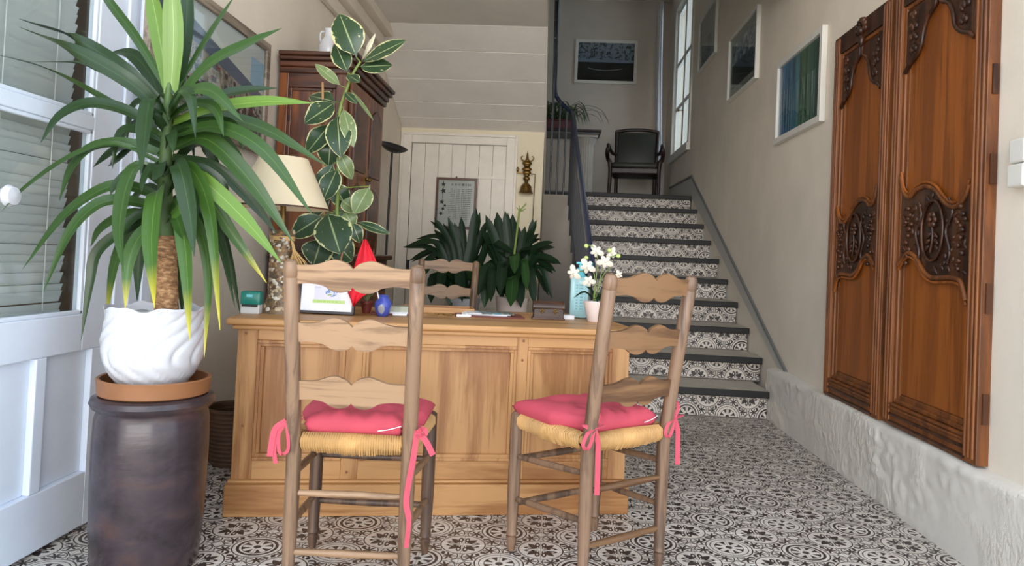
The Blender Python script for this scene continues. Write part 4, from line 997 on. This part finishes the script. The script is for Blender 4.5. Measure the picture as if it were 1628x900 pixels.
# rubber plant
FY = 3.58
fc = thing('rubber_plant', 'variegated rubber plant with cream edged leaves before the armoire', 'plant', (at(540, 440, FY).x, FY, 0)); inv = Vector(fc.location)
MB().lathe([(.11, 0), (.115, .01), (.15, .26), (.158, .27), (.158, .30), (.145, .30), (.135, .27)], 32).build('pot', M['terra'], fc, 40); MB().lathe([(.138, .275), (.01, .28)], 20).build('soil', M['soil'], fc)
def px(path, Y, dy=0): n_ = max(1, len(path)-1); return [at(x, y, Y+dy*i/n_) for i, (x, y) in enumerate(path)]
stem = [inv+Vector((0, 0, .27)), *px([(538, 430), (536, 340), (538, 260), (540, 180), (552, 140), (562, 116), (573, 98)], FY)]
MB().tube([p-inv for p in spline(stem, 6)], [.013-.007*i/(len(spline(stem, 6))-1) for i in range(len(spline(stem, 6)))], 10).build('stem', M['stemg'], fc, 50)
MB().tube([Vector((-.05, .02, .27)), at(513, 131, FY+.02)-inv], .007, 8).build('stake', M['stick'], fc, 50)
MB().tube([at(534, 450, FY-.05)-inv, at(554, 358, FY-.05)-inv], .005, 8).build('stake', M['stick'], fc, 50)
FL = [((567, 92), (540, 22), 46, 'ficus', 0), ((553, 116), (533, 69), 28, 'ficus', .05), ((573, 100), (597, 53), 8, 'spike', -.02), ((572, 100), (646, 64), 27, 'ficus', -.08), ((570, 106), (624, 104), 30, 'ficus', 0),
 ((543, 137), (501, 102), 17, 'ficus_p', -.03), ((552, 118), (572, 131), 17, 'ficus', -.08), ((554, 138), (594, 192), 11, 'ficus_p', -.04), ((534, 162), (492, 152), 28, 'ficus', .08), ((534, 162), (484, 196), 36, 'ficus', -.06),
 ((547, 145), (568, 165), 13, 'ficus', -.05), ((536, 180), (541, 250), 36, 'ficus', -.08), ((526, 196), (487, 244), 32, 'ficus', -.02), ((545, 170), (562, 234), 22, 'ficus_p', -.05), ((526, 222), (522, 264), 34, 'ficus', .02),
 ((531, 258), (503, 310), 26, 'ficus', .0), ((537, 266), (513, 320), 30, 'ficus', -.06), ((520, 336), (541, 404), 52, 'ficus', -.12), ((515, 342), (462, 376), 36, 'ficus', -.04), ((588, 296), (563, 340), 30, 'ficus_p', -.06),
 ((542, 318), (566, 334), 24, 'ficus_p', .04), ((566, 352), (620, 372), 14, 'ficus', -.03), ((560, 352), (572, 386), 20, 'ficus', .0), ((512, 378), (498, 422), 44, 'ficus', -.03), ((530, 334), (555, 360), 34, 'ficus', .05), ((548, 336), (562, 362), 24, 'ficus_p', .0),
 ((528, 290), (552, 330), 30, 'ficus', .06), ((538, 240), (560, 285), 22, 'ficus_p', .05), ((528, 380), (560, 415), 38, 'ficus', .04), ((520, 300), (496, 345), 30, 'ficus', .05)]
for (bx_, by_), (tx, ty_), w, mt, dy in FL:
    mx_, my_ = (bx_+tx)/2, (by_+ty_)/2; a, c, b2 = at(bx_, by_, FY), at(mx_, my_, FY+dy*.5-.02), at(tx, ty_, FY+dy)
    up = Vector((.15, -.9, .45)) if w > 12 else Vector((.8, -.4, .4))
    leaf(fc, 'leaf', [a, c, b2], w/1131.5*FY*1.16, up, mt, 'oval', .16, 14)
    # petiole back to the stem
    k = min(stem, key=lambda q: (q-a).length); k2 = [p for p in spline(stem, 6)]; q = min(k2, key=lambda p: (p-a).length)
    if (q-a).length > .01: MB().tube([q-inv, a-inv], .003, 5).build('petiole', M['stemg'], fc, 60)

# floor lamp, poster, bell
fl_ = thing('floor_lamp', 'slim black uplighter floor lamp left of the plank door', 'lamp', (at(612, 400, 6.3).x, 6.3, 0))
MB().lathe([(.13, 0), (.13, .012), (.12, .02), (.02, .026)], 32).build('base', M['black'], fl_, 40); MB().tube([(0, 0, .02), (.02, 0, 1.93)], .011, 10).build('pole', M['black'], fl_, 40)
o = MB().lathe([(.02, -.03), (.07, -.015), (.115, .012), (.132, .032), (.128, .034), (.11, .018), (.06, -.006), (.01, -.02)], 40).build('bowl', M['black'], fl_, 40); o.location = (.025, 0, 1.965); o.rotation_euler = (.25, .30, 0)
m = Mat('poem_print', rough=.5); x, y, z = m.sep(m.coord('Object')); n1 = X(m.noise(m.coord('Object', (120, 1, 4)), 1, 2)); n2 = X(m.noise(m.coord('Object', (9, 1, 40)), 1, 1))
k = (z*52).fr().lt(.42)*n1.gt(.45)*(x-.14-(n2-.5)*.12).gt(0.0)*x.lt(.37)*z.btw(.09, .42); k = k.mx((z-.455).near(0, .012)*n1.gt(.5)*x.btw(.16, .36)); m.col(m.mix(k*.8, lin((206, 200, 192)), lin((70, 64, 60))))
po = frame_item('poem_frame', 'poem with ivy leaves in a rough bark frame on the plank door', 'picture', (-1.225, YB-.012, 1.315), 0, .425, .525, .025, .025, M['armoire_d'], m.m); po.location.y = YB+.010
pb = MB()
for (x, z, r) in ((.075, .455, .028), (.075, .385, .034), (.065, .27, .026), (.10, .235, .018), (.08, .20, .022), (.06, .15, .026)):
    a0_ = random.uniform(0, 2); pb = MB(); pts = []
    for q in range(10): rr = r if q % 2 == 0 else r*.45; pts.append((x+rr*math.sin(q*PI/5+a0_), z+rr*math.cos(q*PI/5+a0_)))
    pb.prism(pts, -.0152, -.0135); pb.build('ivy_leaf', M['black'], po)
MB().tube([(.075, -.014, .49), (.08, -.014, .42), (.07, -.014, .33), (.085, -.014, .22)], .0018, 4).build('ivy_stem', M['black'], po)
MB().tube([(.20, -.012, .525), (.21, -.006, .54)], .006, 6).build('nail', M['black'], po)
be = thing('brass_bell', 'ornate brass bell hanging on a bracket on the cream wall', 'bell', (-.292, YB, 1.70))
MB().lathe([(.070, .0), (.074, .006), (.064, .02), (.056, .05), (.052, .07), (.044, .085), (.030, .10), (.016, .112), (.008, .116)], 32, (0, -.085, 0)).build('bell', M['gold'], be, 40)
for z in (.022, .068): MB().tube([((.063-.2*(z-.02))*math.cos(a*2*PI/32), -.085+(.063-.2*(z-.02))*math.sin(a*2*PI/32), z) for a in range(33)], .004, 6, False).build('bell_band', M['gold'], be, 60)
mb = MB()
for z, r, w in ((.125, .018, .022), (.155, .03, .035), (.19, .022, .03), (.215, .032, .045), (.25, .030, .05), (.285, .022, .036), (.31, .03, .05), (.335, .02, .03)): mb.ball((0, -.06, z), (w, .02, r*.8), 10, 7)
mb.build('figure', M['gold'], be, 50)
for s in (-1, 1): MB().tube(spline([(s*.02, -.06, .33), (s*.055, -.06, .345), (s*.062, -.06, .375), (s*.045, -.06, .385)], 5), [.008-.0003*i for i in range(16)], 8).build('crest_scroll', M['gold'], be, 50)
MB().tube([(0, -.06, .33), (0, -.06, .39), (0, -.06, .435)], [.018, .010, .002], 8).build('spire', M['gold'], be, 50)
MB().tube([(0, -.06, .25), (0, .0, .25)], .012, 8).build('wall_bracket', M['gold'], be, 50)
MB().tube([(-.03, -.06, .21), (-.10, -.06, .215)], .006, 6).ball((-.095, -.06, .245), (.014, .01, .026), 8, 6).build('side_arm', M['gold'], be, 50)
MB().tube([(.03, -.06, .205), (.085, -.05, .205), (.085, -.045, .20), (.08, -.045, -.42)], .004, 6).ball((.08, -.045, -.43), (.01, .01, .03), 8, 6).build('pull_chain', M['gold'], be, 50)

# clivias
def clivia(cx, cy, Y, tips, label, potm):
    base = at(cx, cy, Y); p = thing('potted_clivia', label, 'plant', (base.x, Y, .36), 0, 'clivias by the plank door'); inv = Vector(p.location)
    h = base.z-.36
    MB().lathe([(.09, 0), (.10, .01), (.125, h-.06), (.132, h-.05), (.132, h-.02), (.12, h-.02)], 28).build('pot', M[potm], p, 40)
    for (tx, ty_, w, dy, kx, ky, mt) in tips:
        b_ = base+Vector((random.uniform(-.03, .03), random.uniform(-.03, .03), -.02)); mid = at(kx, ky, Y+dy*.5); e = at(tx, ty_, Y+dy)
        up = Vector((0, -.7, .7)) if abs(e.x-base.x) > .12 else Vector((0, -1, .3))
        leaf(p, 'leaf', [b_, b_.lerp(mid, .55)+Vector((0, 0, .02)), mid, e], w/1131.5*Y*.74, up, mt, 'strip', .22, 12)
        if ty_ < 440:
            j = lambda q: q+Vector((random.uniform(-.05, .05), random.uniform(.02, .10), random.uniform(-.06, .03)))
            leaf(p, 'leaf', [b_, b_.lerp(mid, .55)+Vector((0, 0, .02)), j(mid), j(e)], w/1131.5*Y*.7, up, 'clivia', 'strip', .22, 12)
    return p
T1 = [(647, 391, 16, -.05, 690, 385, 'clivia'), (662, 380, 14, .1, 700, 378, 'clivia'), (668, 424, 15, -.1, 695, 405, 'clivia'), (690, 346, 15, 0, 715, 385, 'clivia'), (712, 345, 14, -.05, 727, 390, 'clivia'), (757, 330, 20, .05, 750, 385, 'clivia'),
 (705, 355, 13, .15, 722, 395, 'clivia'), (672, 440, 16, -.25, 690, 415, 'clivia'), (650, 415, 13, .05, 690, 398, 'clivia'), (700, 470, 20, -.3, 705, 425, 'clivia'), (735, 480, 22, -.3, 730, 425, 'clivia'), (760, 470, 20, -.2, 757, 420, 'clivia_l'), (775, 350, 16, .1, 760, 390, 'clivia'), (685, 482, 20, -.2, 690, 440, 'clivia'),
 (716, 490, 22, -.1, 716, 445, 'clivia_l'), (750, 490, 24, -.05, 748, 440, 'clivia'), (690, 365, 14, .2, 712, 390, 'clivia'), (733, 345, 16, .1, 737, 390, 'clivia'), (800, 480, 22, -.25, 785, 420, 'clivia'), (820, 405, 17, -.3, 780, 385, 'clivia')]
clivia(738, 470, 5.75, T1, 'dark leafy clivia behind the desk chair, the left one', 'ceramic')
T2 = [(772, 342, 20, .05, 790, 390, 'clivia'), (790, 337, 20, .1, 798, 385, 'clivia'), (803, 335, 18, 0, 808, 385, 'clivia'), (815, 340, 18, .1, 815, 385, 'clivia'), (835, 360, 16, -.05, 828, 395, 'clivia'), (853, 350, 16, .05, 838, 385, 'clivia'), (857, 372, 16, -.1, 842, 388, 'clivia'), (880, 385, 18, -.1, 850, 395, 'clivia'),
 (892, 420, 18, -.15, 858, 408, 'clivia'), (884, 432, 18, -.05, 850, 412, 'clivia'), (878, 475, 14, 0, 860, 425, 'clivia'), (872, 470, 14, .1, 850, 430, 'clivia'), (818, 435, 20, -.35, 818, 405, 'clivia_l'), (838, 462, 18, -.3, 832, 415, 'clivia_l'), (795, 470, 22, -.3, 800, 420, 'clivia'), (780, 480, 20, -.3, 785, 430, 'clivia'),
 (812, 488, 26, -.35, 815, 445, 'clivia_l'), (850, 485, 20, -.2, 842, 430, 'clivia'), (765, 365, 18, .1, 785, 395, 'clivia'), (760, 470, 22, -.2, 775, 425, 'clivia'), (828, 490, 22, -.2, 826, 440, 'clivia'), (770, 490, 22, -.1, 775, 440, 'clivia_l'), (845, 395, 16, -.2, 830, 400, 'clivia'), (866, 402, 14, .15, 845, 400, 'clivia')]
c2 = clivia(815, 468, 5.55, T2, 'dark leafy clivia with a tall flower stalk below the brass bell', 'potpink'); inv = Vector(c2.location)
MB().tube([at(815, 440, 5.5)-inv, at(818, 400, 5.45)-inv, at(826, 335, 5.4)-inv], [.012, .009, .008], 8).build('flower_stalk', M['stemg'], c2, 50)
for k in range(9):
    e = at(826+random.uniform(-6, 14), 333+random.uniform(-12, 6), 5.4+random.uniform(-.05, .05))-inv; MB().tube([at(826, 336, 5.4)-inv, e], [.004, .0025], 5).build('pedicel', M['stemg'], c2, 50)
ps = thing('plant_stand', 'low wooden bench holding the two clivias', 'bench', (-.5, 5.65, 0))
box('bench_top', M['pine_h'], ps, -.45, .45, -.25, .25, .33, .36, .006)
for x in (-.42, .36):
    for y in (-.22, .16): box('leg', M['pine'], ps, x, x+.06, y, y+.06, 0, .33, .004)

# ------------------------------------------------------------------ right wall pictures
m = Mat('blue_abstract_print', rough=.3); x, y, z = m.sep(m.coord('Object')); st_ = X(m.noise(m.coord('Object', (26, 1, .9)), 1, 5, .6)); s2 = X(m.noise(m.coord('Object', (90, 1, 1.2)), 1, 3))
a = m.ramp(x/.9+(st_-.5)*.25, [(.1, lin((70, 136, 200))), (.38, lin((90, 156, 196))), (.55, lin((110, 150, 104))), (.8, lin((60, 110, 90))), (.92, lin((24, 38, 40)))])
col = m.mix(s2.lt(.48)*.75, a, lin((16, 34, 48))); col = m.mix(s2.gt(.57)*.7*z.lt(.36), col, lin((206, 226, 222))); m.col(col)
frame_item('abstract_picture', 'white framed picture of blue and green vertical streaks', 'picture', (XR-.001, 5.235, 1.945), -PI/2, .885, .585, .04, .035, M['frame_white'], m.m)
m = Mat('dark_photo_print', rough=.3); x, y, z = m.sep(m.coord('Object')); n1 = X(m.noise(m.coord('Object', (1, 1, 1.6)), 11, 6, .65)); n2 = X(m.noise(m.coord('Object'), 60, 3))
col = m.ramp(n1, [(.42, lin((44, 44, 52))), (.52, lin((140, 142, 150))), (.62, lin((214, 216, 222)))]); col = m.mix(z.lt(.32), col, m.ramp(n2, [(.4, lin((14, 14, 16))), (.75, lin((54, 50, 48)))])); m.col(col)
gp = plain('grey_mount', (160, 154, 144), .6, .1, .2, 100)
frame_item('dark_photo_picture', 'white framed dark photograph on a grey mount above the stairs', 'picture', (XR-.001, 6.735, 2.575), -PI/2, .94, .60, .022, .035, M['frame_white'], m.m, .08, gp)
m = Mat('pale_sketch_print', rough=.4); x, y, z = m.sep(m.coord('Object')); nn_ = X(m.noise(m.coord('Object', (6, 1, 2)), 3, 4)); vs_ = (x-.52).ab().lt((z-.08)*.22+.05)*z.btw(.10, .30)
m.col(m.mix(vs_*nn_.gt(.45), m.ramp(nn_, [(.3, lin((150, 144, 134))), (.7, lin((176, 170, 160)))]), lin((90, 88, 86))))
frame_item('pale_sketch_picture', 'white framed pale sketch of a vase, highest on the stair wall', 'picture', (XR-.001, 8.22, 3.24), -PI/2, .86, .60, .022, .03, M['frame_white'], m.m, .05, plain('pale_mount', (168, 162, 152), .6, .05))
m = Mat('tree_photo_print', rough=.3); x, y, z = m.sep(m.coord('Object')); n1 = X(m.noise(m.coord('Object'), 16, 5, .7, 1.2)); n2 = X(m.noise(m.coord('Object', (1, 1, 3)), 7, 4))
sky = m.ramp(z, [(.30, lin((150, 158, 178))), (.40, lin((140, 150, 170))), (.55, lin((150, 156, 168)))])
col = m.mix((n1.lt(.47)*z.gt(.36)).mx(z.lt(.32)), sky, m.ramp(n2, [(.4, lin((10, 12, 14))), (.7, lin((44, 46, 48)))]))
col = m.mix((z-.20-(x-.45)*(x-.45)*.5).near(0, .007)*x.btw(.2, .7), col, lin((150, 156, 160))); m.col(col)
frame_item('tree_photo_picture', 'white framed dark photograph of a tree over water on the far wall', 'picture', (.215, YF-.001, 3.688), 0, .92, .655, .045, .03, M['frame_white'], m.m)

# ------------------------------------------------------------------ landing furniture
ac = thing('armchair', 'dark wood armchair with scrolled arms on the landing', 'armchair', (1.02, 9.22, 1.846), math.radians(-8))
AS = 1.0
for s in (-1, 1):
    MB().tube(spline([(s*.30, -.26, 0), (s*.305, -.265, .10), (s*.30, -.25, .28), (s*.30, -.24, .40)], 5), [.018+.012*i/15 for i in range(16)], 10).build('front_leg', M['ebony'], ac, 50)
    MB().tube(spline([(s*.25, .30, 0), (s*.25, .26, .25), (s*.25, .25, .42)], 5), .024, 8).build('rear_leg', M['ebony'], ac, 50)
    MB().tube(spline([(s*.30, -.24, .38), (s*.31, -.25, .46), (s*.335, -.24, .50), (s*.345, -.30, .56), (s*.335, -.32, .63), (s*.335, -.26, .675), (s*.325, -.10, .645), (s*.30, .08, .62), (s*.265, .26, .63)], 5), [.030]*10+[.026]*10+[.022]*21, 10).build('arm', M['ebony'], ac, 50)
    MB().ball((s*.34, -.26, .55), (.022, .03, .035), 10, 7).build('arm_scroll', M['ebony'], ac, 50)
    MB().tube(spline([(s*.26, .25, .40), (s*.265, .27, .65), (s*.275, .33, .95)], 5), .022, 8).build('back_post', M['ebony'], ac, 50)
box('seat_rail', M['ebony'], ac, -.30, .30, -.26, .27, .31, .40, .02); box('seat_cushion', M['seat_green'], ac, -.285, .285, -.275, .24, .39, .46, .03, 40)
MB().box(-.25, .25, -.02, .03, -.0, .50, Matrix.Translation((0, .27, .44)) @ Matrix.Rotation(-.13, 4, 'X')).build('back_pad', M['seat_green'], ac, 40, .015)
MB().tube(spline([(-.285, .325, .945), (-.1, .335, .972), (.1, .335, .972), (.285, .325, .945)], 5), .024, 8).build('top_rail', M['ebony'], ac, 50)
co_ = thing('column_pedestal', 'white fluted column holding the landing shelf', 'column', (.42, 10.12, 1.845))
def flute(r, z, w, t): return (r-.009*abs(math.sin(w*10)) if .14 < t < .9 else r), z
cp = [(.14, 0), (.14, .06), (.125, .07), (.13, .10), (.115, .13)]+[(.112-.008*i/10, .14+.70*i/10) for i in range(11)]+[(.118, .86), (.135, .90), (.145, .93), (.145, .955)]
MB().lathe(cp, 80, (0, 0, 0), flute).build('shaft', M['column'], co_, 40); box('base_block', M['column'], co_, -.15, .15, -.15, .15, -.0, .03); box('capital', M['column'], co_, -.15, .15, -.15, .15, .93, .965, .006)
sh = thing('console_shelf', 'dark shelf on the column carrying the spider plant', 'shelf', (.05, 10.1, 2.81))
box('shelf_board', M['ebony'], sh, -1.0, .56, -.22, .3, .025, .06, .006); box('under_moulding', M['grey_trim'], sh, -1.0, .53, -.19, .3, 0, .025, .006)
tr2 = box('bracket_leg', M['column'], sh, -.95, -.75, -.1, .3, -.965, 0)
sp = thing('spider_plant', 'spider plant in a wine red planter on the landing shelf', 'plant', (.02, 10.0, 2.87)); inv = Vector(sp.location)
MB().box(-.28, .20, -.09, .09, 0, .13).box(-.29, .21, -.10, .10, .11, .135).build('planter', M['wine'], sp, None, .01)
for k in range(70):
    a = random.uniform(0, 2*PI); b0 = Vector((random.uniform(-.22, .18), random.uniform(-.05, .05), .12)); L = random.uniform(.28, .56); hx = math.cos(a)+(.35 if b0.x > .05 else 0); hy = math.sin(a)*.5-.15
    up_ = random.uniform(.10, .26); leaf(sp, 'leaf', [inv+b0, inv+b0+Vector((hx*L*.4, hy*L*.4, up_)), inv+b0+Vector((hx*L*.8, hy*L*.8, up_*.8)), inv+b0+Vector((hx*L, hy*L, up_*.1-.04))], .024, (0, -.4, 1), 'spider', 'strap', .3, 8)
# curtain
v = []; f = []; nu = 60
for i in range(nu+1):
    t = i/nu; s = t*.40
    for j in range(13):
        h = j/12; z = 4.72-h*2.872; g = .6 if abs(h-.62) < .1 else 1
        a = .035*math.sin(t*34+.8*h)*(.55+.45*h); wd = .30*(1-.28*math.exp(-((h-.68)/.16)**2)); v.append((1.44-.05*math.cos(h*2)+a*1.1, 9.98+t*wd+a*.3, z))
for i in range(nu):
    for j in range(12): f.append((i*13+j, i*13+j+1, (i+1)*13+j+1, (i+1)*13+j))
cu = raw('curtain', v, f, M['curtain'], None, 180); md = cu.modifiers.new('t', 'SOLIDIFY'); md.thickness = .002; tag(cu, 'long white curtain drawn to the corner beside the landing window', 'curtain')

# ------------------------------------------------------------------ carved door panels
def carved_door(yl, w, z0, h, mir, label):
    d = thing('carved_door_panel', label, 'door panel', (XR, yl, z0), -PI/2, 'carved armoire doors hung on the wall')
    T = .045; sw = .075
    def mx(x): return w-x if mir else x
    def bxm(n, m_, x0, x1, y0, y1, a, b2, bev=.003): return box(n, M[m_], d, min(mx(x0), mx(x1)), max(mx(x0), mx(x1)), y0, y1, a, b2, bev)
    bxm('stile', 'carved_f', 0, sw, -T, 0, 0, h); bxm('stile', 'carved_f', w-sw, w, -T, 0, 0, h)
    bxm('bottom_rail', 'carved_f', sw, w-sw, -T, 0, 0, .10); bxm('top_rail', 'carved_d', sw, w-sw, -T, 0, h-.10, h)
    for x0 in (.012, .036, sw-.012, w-sw, w-.050, w-.026):
        b = MB(); b.tube([(mx(x0+.006), -T-.001, .02), (mx(x0+.006), -T-.001, h-.02)], .0065, 8); b.build('bead', M['carved_f'], d, 50)
    for zb in (.016, .050, .078, .094): MB().tube([(sw, -T-.001, zb), (w-sw, -T-.001, zb)], .007, 8).build('bead', M['carved_d' if zb < .06 else 'carved_f'], d, 50)
    for k, wd in enumerate((.045, .022)):
        b = MB(); y = -T+.012+.010*(1-k)-.004; x0, x1, a, b2 = sw, w-sw, .10, h-.10
        b.box(x0, x0+wd, y, -.01, a, b2).box(x1-wd, x1, y, -.01, a, b2).box(x0+wd, x1-wd, y, -.01, a, a+wd).box(x0+wd, x1-wd, y, -.01, b2-wd, b2); b.build('panel_moulding', M['carved_f'], d, None, .006)
    i0, i1 = sw+.045, w-sw-.045; W2 = i1-i0
    box('lower_panel', M['carved'], d, i0, i1, -.026, -.008, .145, .80, .006); box('upper_panel', M['carved'], d, i0, i1, -.026, -.008, .80, h-.14, .006)
    top = [(0, 1.12), (.05, 1.05), (.14, 1.02), (.24, 1.045), (.40, 1.055), (.55, 1.03), (.66, .985), (.76, .955), (.86, .955), (.94, .985), (1, 1.03)]
    bot = [(0, .72), (.06, .745), (.16, .775), (.28, .755), (.40, .70), (.52, .672), (.66, .672), (.80, .675), (.91, .665), (.96, .63), (1, .59)]
    mw = lambda u: mx(i0-.02+(W2+.04)*u)
    tp = [(q.x, q.y) for q in spline([(a, b2, 0) for a, b2 in top], 5)]; bt = [(q.x, q.y) for q in spline([(a, b2, 0) for a, b2 in bot], 5)]
    mb = MB(); n = len(tp)
    for y in (-.036, -.020):
        for (a, b2), (c, e) in zip(tp, bt): mb.v += [Vector((mw(a), y, b2)), Vector((mw(c), y, e))]
    for i in range(n-1):
        a = i*2; mb.f += [(a, a+2, a+3, a+1), (2*n+a, 2*n+a+1, 2*n+a+3, 2*n+a+2), (a, 2*n+a, 2*n+a+2, a+2), (a+1, a+3, 2*n+a+3, 2*n+a+1)]
    mb.f += [(0, 1, 2*n+1, 2*n), (2*n-2, 4*n-2, 4*n-1, 2*n-1)]
    md_ = mb.build('medallion', M['carved_d'], d)
    for L_ in (tp, bt):
        s = 1 if L_ is tp else -1
        for off, r in ((0, .010), (.018, .006)): MB().tube([(mw(a), -.040, b2+s*off) for a, b2 in L_], r, 8).build('scroll_moulding', M['carved_f'] if off == 0 else M['carved'], d, 50)
    cx, cz = mw(.52), .865
    MB().tube([(cx+.082*math.cos(a*2*PI/40), -.042, cz+.125*math.sin(a*2*PI/40)) for a in range(41)], .0065, 8, False).build('oval_ring', M['carved_d'], md_, 60)
    mb = MB()
    for k in range(6):
        a = k*PI/3; mb.ball((cx+.022*math.cos(a), -.042, cz+.045+.022*math.sin(a)), (.014, .012, .014), 8, 6)
    mb.ball((cx, -.05, cz+.045), .010, 8, 6); mb.tube(spline([(cx, -.042, cz+.03), (cx+.01, -.042, cz-.03), (cx-.006, -.042, cz-.09)], 5), .006, 6)
    for s in (-1, 1):
        for q in range(3): mb.ball((cx+s*(.026+.006*q), -.040, cz-.02-.026*q), (.018, .008, .009), 8, 6, Matrix.Rotation(s*.7, 4, 'Y'))
    mb.build('flower_carving', M['carved_d'], md_, 60)
    for sx in (.14, .90):
        mb = MB(); x = mw(sx)
        for k in range(9):
            z = .97-.03*k-(.02 if sx > .5 else 0); mb.ball((x+.018*math.sin(k*2.3), -.041, z), (.013+.005*(k % 2), .011, .011), 8, 6)
        for k in range(4): mb.ball((x+.03*math.cos(k*PI/2), -.041, .90+.024*math.sin(k*PI/2)), (.014, .010, .010), 8, 6)
        mb.build('garland', M['carved_d'], md_, 60)
    rnd = random.Random(3)
    for q in range(64):
        u_ = rnd.uniform(.05, .95); a_ = min(tp, key=lambda e: abs(e[0]-u_))[1]; b_ = min(bt, key=lambda e: abs(e[0]-u_))[1]; zz = rnd.uniform(b_+.03, a_-.03)
        if ((mw(u_)-cx)/.10)**2+((zz-cz)/.145)**2 < 1: continue
        MB().ball((mw(u_), -.036, zz), (rnd.uniform(.012, .024), .008, rnd.uniform(.006, .010)), 8, 5, Matrix.Rotation(rnd.uniform(0, 3), 4, 'Y')).build('carved_leaf', M['carved_d'], md_, 60)
    for sx in (.30, .74):
        MB().tube(spline([(mw(sx), -.04, .99), (mw(sx+.05), -.04, .93), (mw(sx-.03), -.04, .86), (mw(sx+.03), -.04, .78), (mw(sx), -.04, .73)], 6), .0055, 6).build('leaf_scroll', M['carved_d'], md_, 50)
    # carved spandrels at the top
    for side in (0, 1):
        zt = h-.13; q = [(0, -.0), (.56, 0), (.54, -.05), (.42, -.08), (.34, -.13), (.30, -.19), (.20, -.23), (.08, -.25), (0, -.28)]
        P_ = [(mx(i0-.02+(W2+.04)*(a*.85 if not side else 1-a*.85)), zt+b2) for a, b2 in q]
        MB().prism(P_, -.038, -.02).build('spandrel', M['carved_d'], d, None, .004)
        MB().tube([(a, -.04, b2) for a, b2 in [(p.x, p.y) for p in spline([(a, b2, 0) for a, b2 in P_[1:]], 4)]], .009, 8).build('spandrel_scroll', M['carved_d'], d, 50)
        mb = MB()
        for k in range(12): mb.ball((mx(i0+(W2)*((.05+.03*(k % 4)) if not side else 1-(.05+.03*(k % 4)))), -.04, zt-.03-.05*(k//3)-.01*(k % 2)), (.014, .010, .016), 8, 6)
        mb.build('spandrel_leaves', M['carved_d'], d, 60)
    mb = MB(); cx = w/2+ .02
    for k in range(7):
        a = PI*(k/6); mb.ball((cx+.045*math.cos(a), -.05, h-.06+.05*math.sin(a)), (.022, .016, .016), 8, 6, Matrix.Rotation(-a, 4, 'Y'))
    mb.ball((cx, -.055, h-.06), (.026, .02, .026), 8, 6); mb.ball((cx, -.05, h-.11), (.02, .016, .035), 8, 6); mb.build('crest_shell', M['carved_d'], d, 60)
    return d
carved_door(4.115, .675, .36, 2.0, True, 'carved oak door panel on the wall, the farther one')
dr = carved_door(3.400, .730, .367, 2.0, False, 'carved oak door panel on the wall, the nearer one')
for z in (.15, .55, 1.02, 1.35): MB().box(.728, .738, -.03, -.01, z, z+.11).build('hinge_mortise', M['carved_d'], dr)
# switch
sw_ = thing('wall_switch', 'white double switch box at the right wall edge', 'switch', (XR, 2.545, 1.36), -PI/2)
box('lower_switch', M['frame_white'], sw_, 0, .085, -.045, 0, 0, .078, .006); box('upper_switch', M['frame_white'], sw_, 0, .085, -.042, 0, .082, .165, .008)
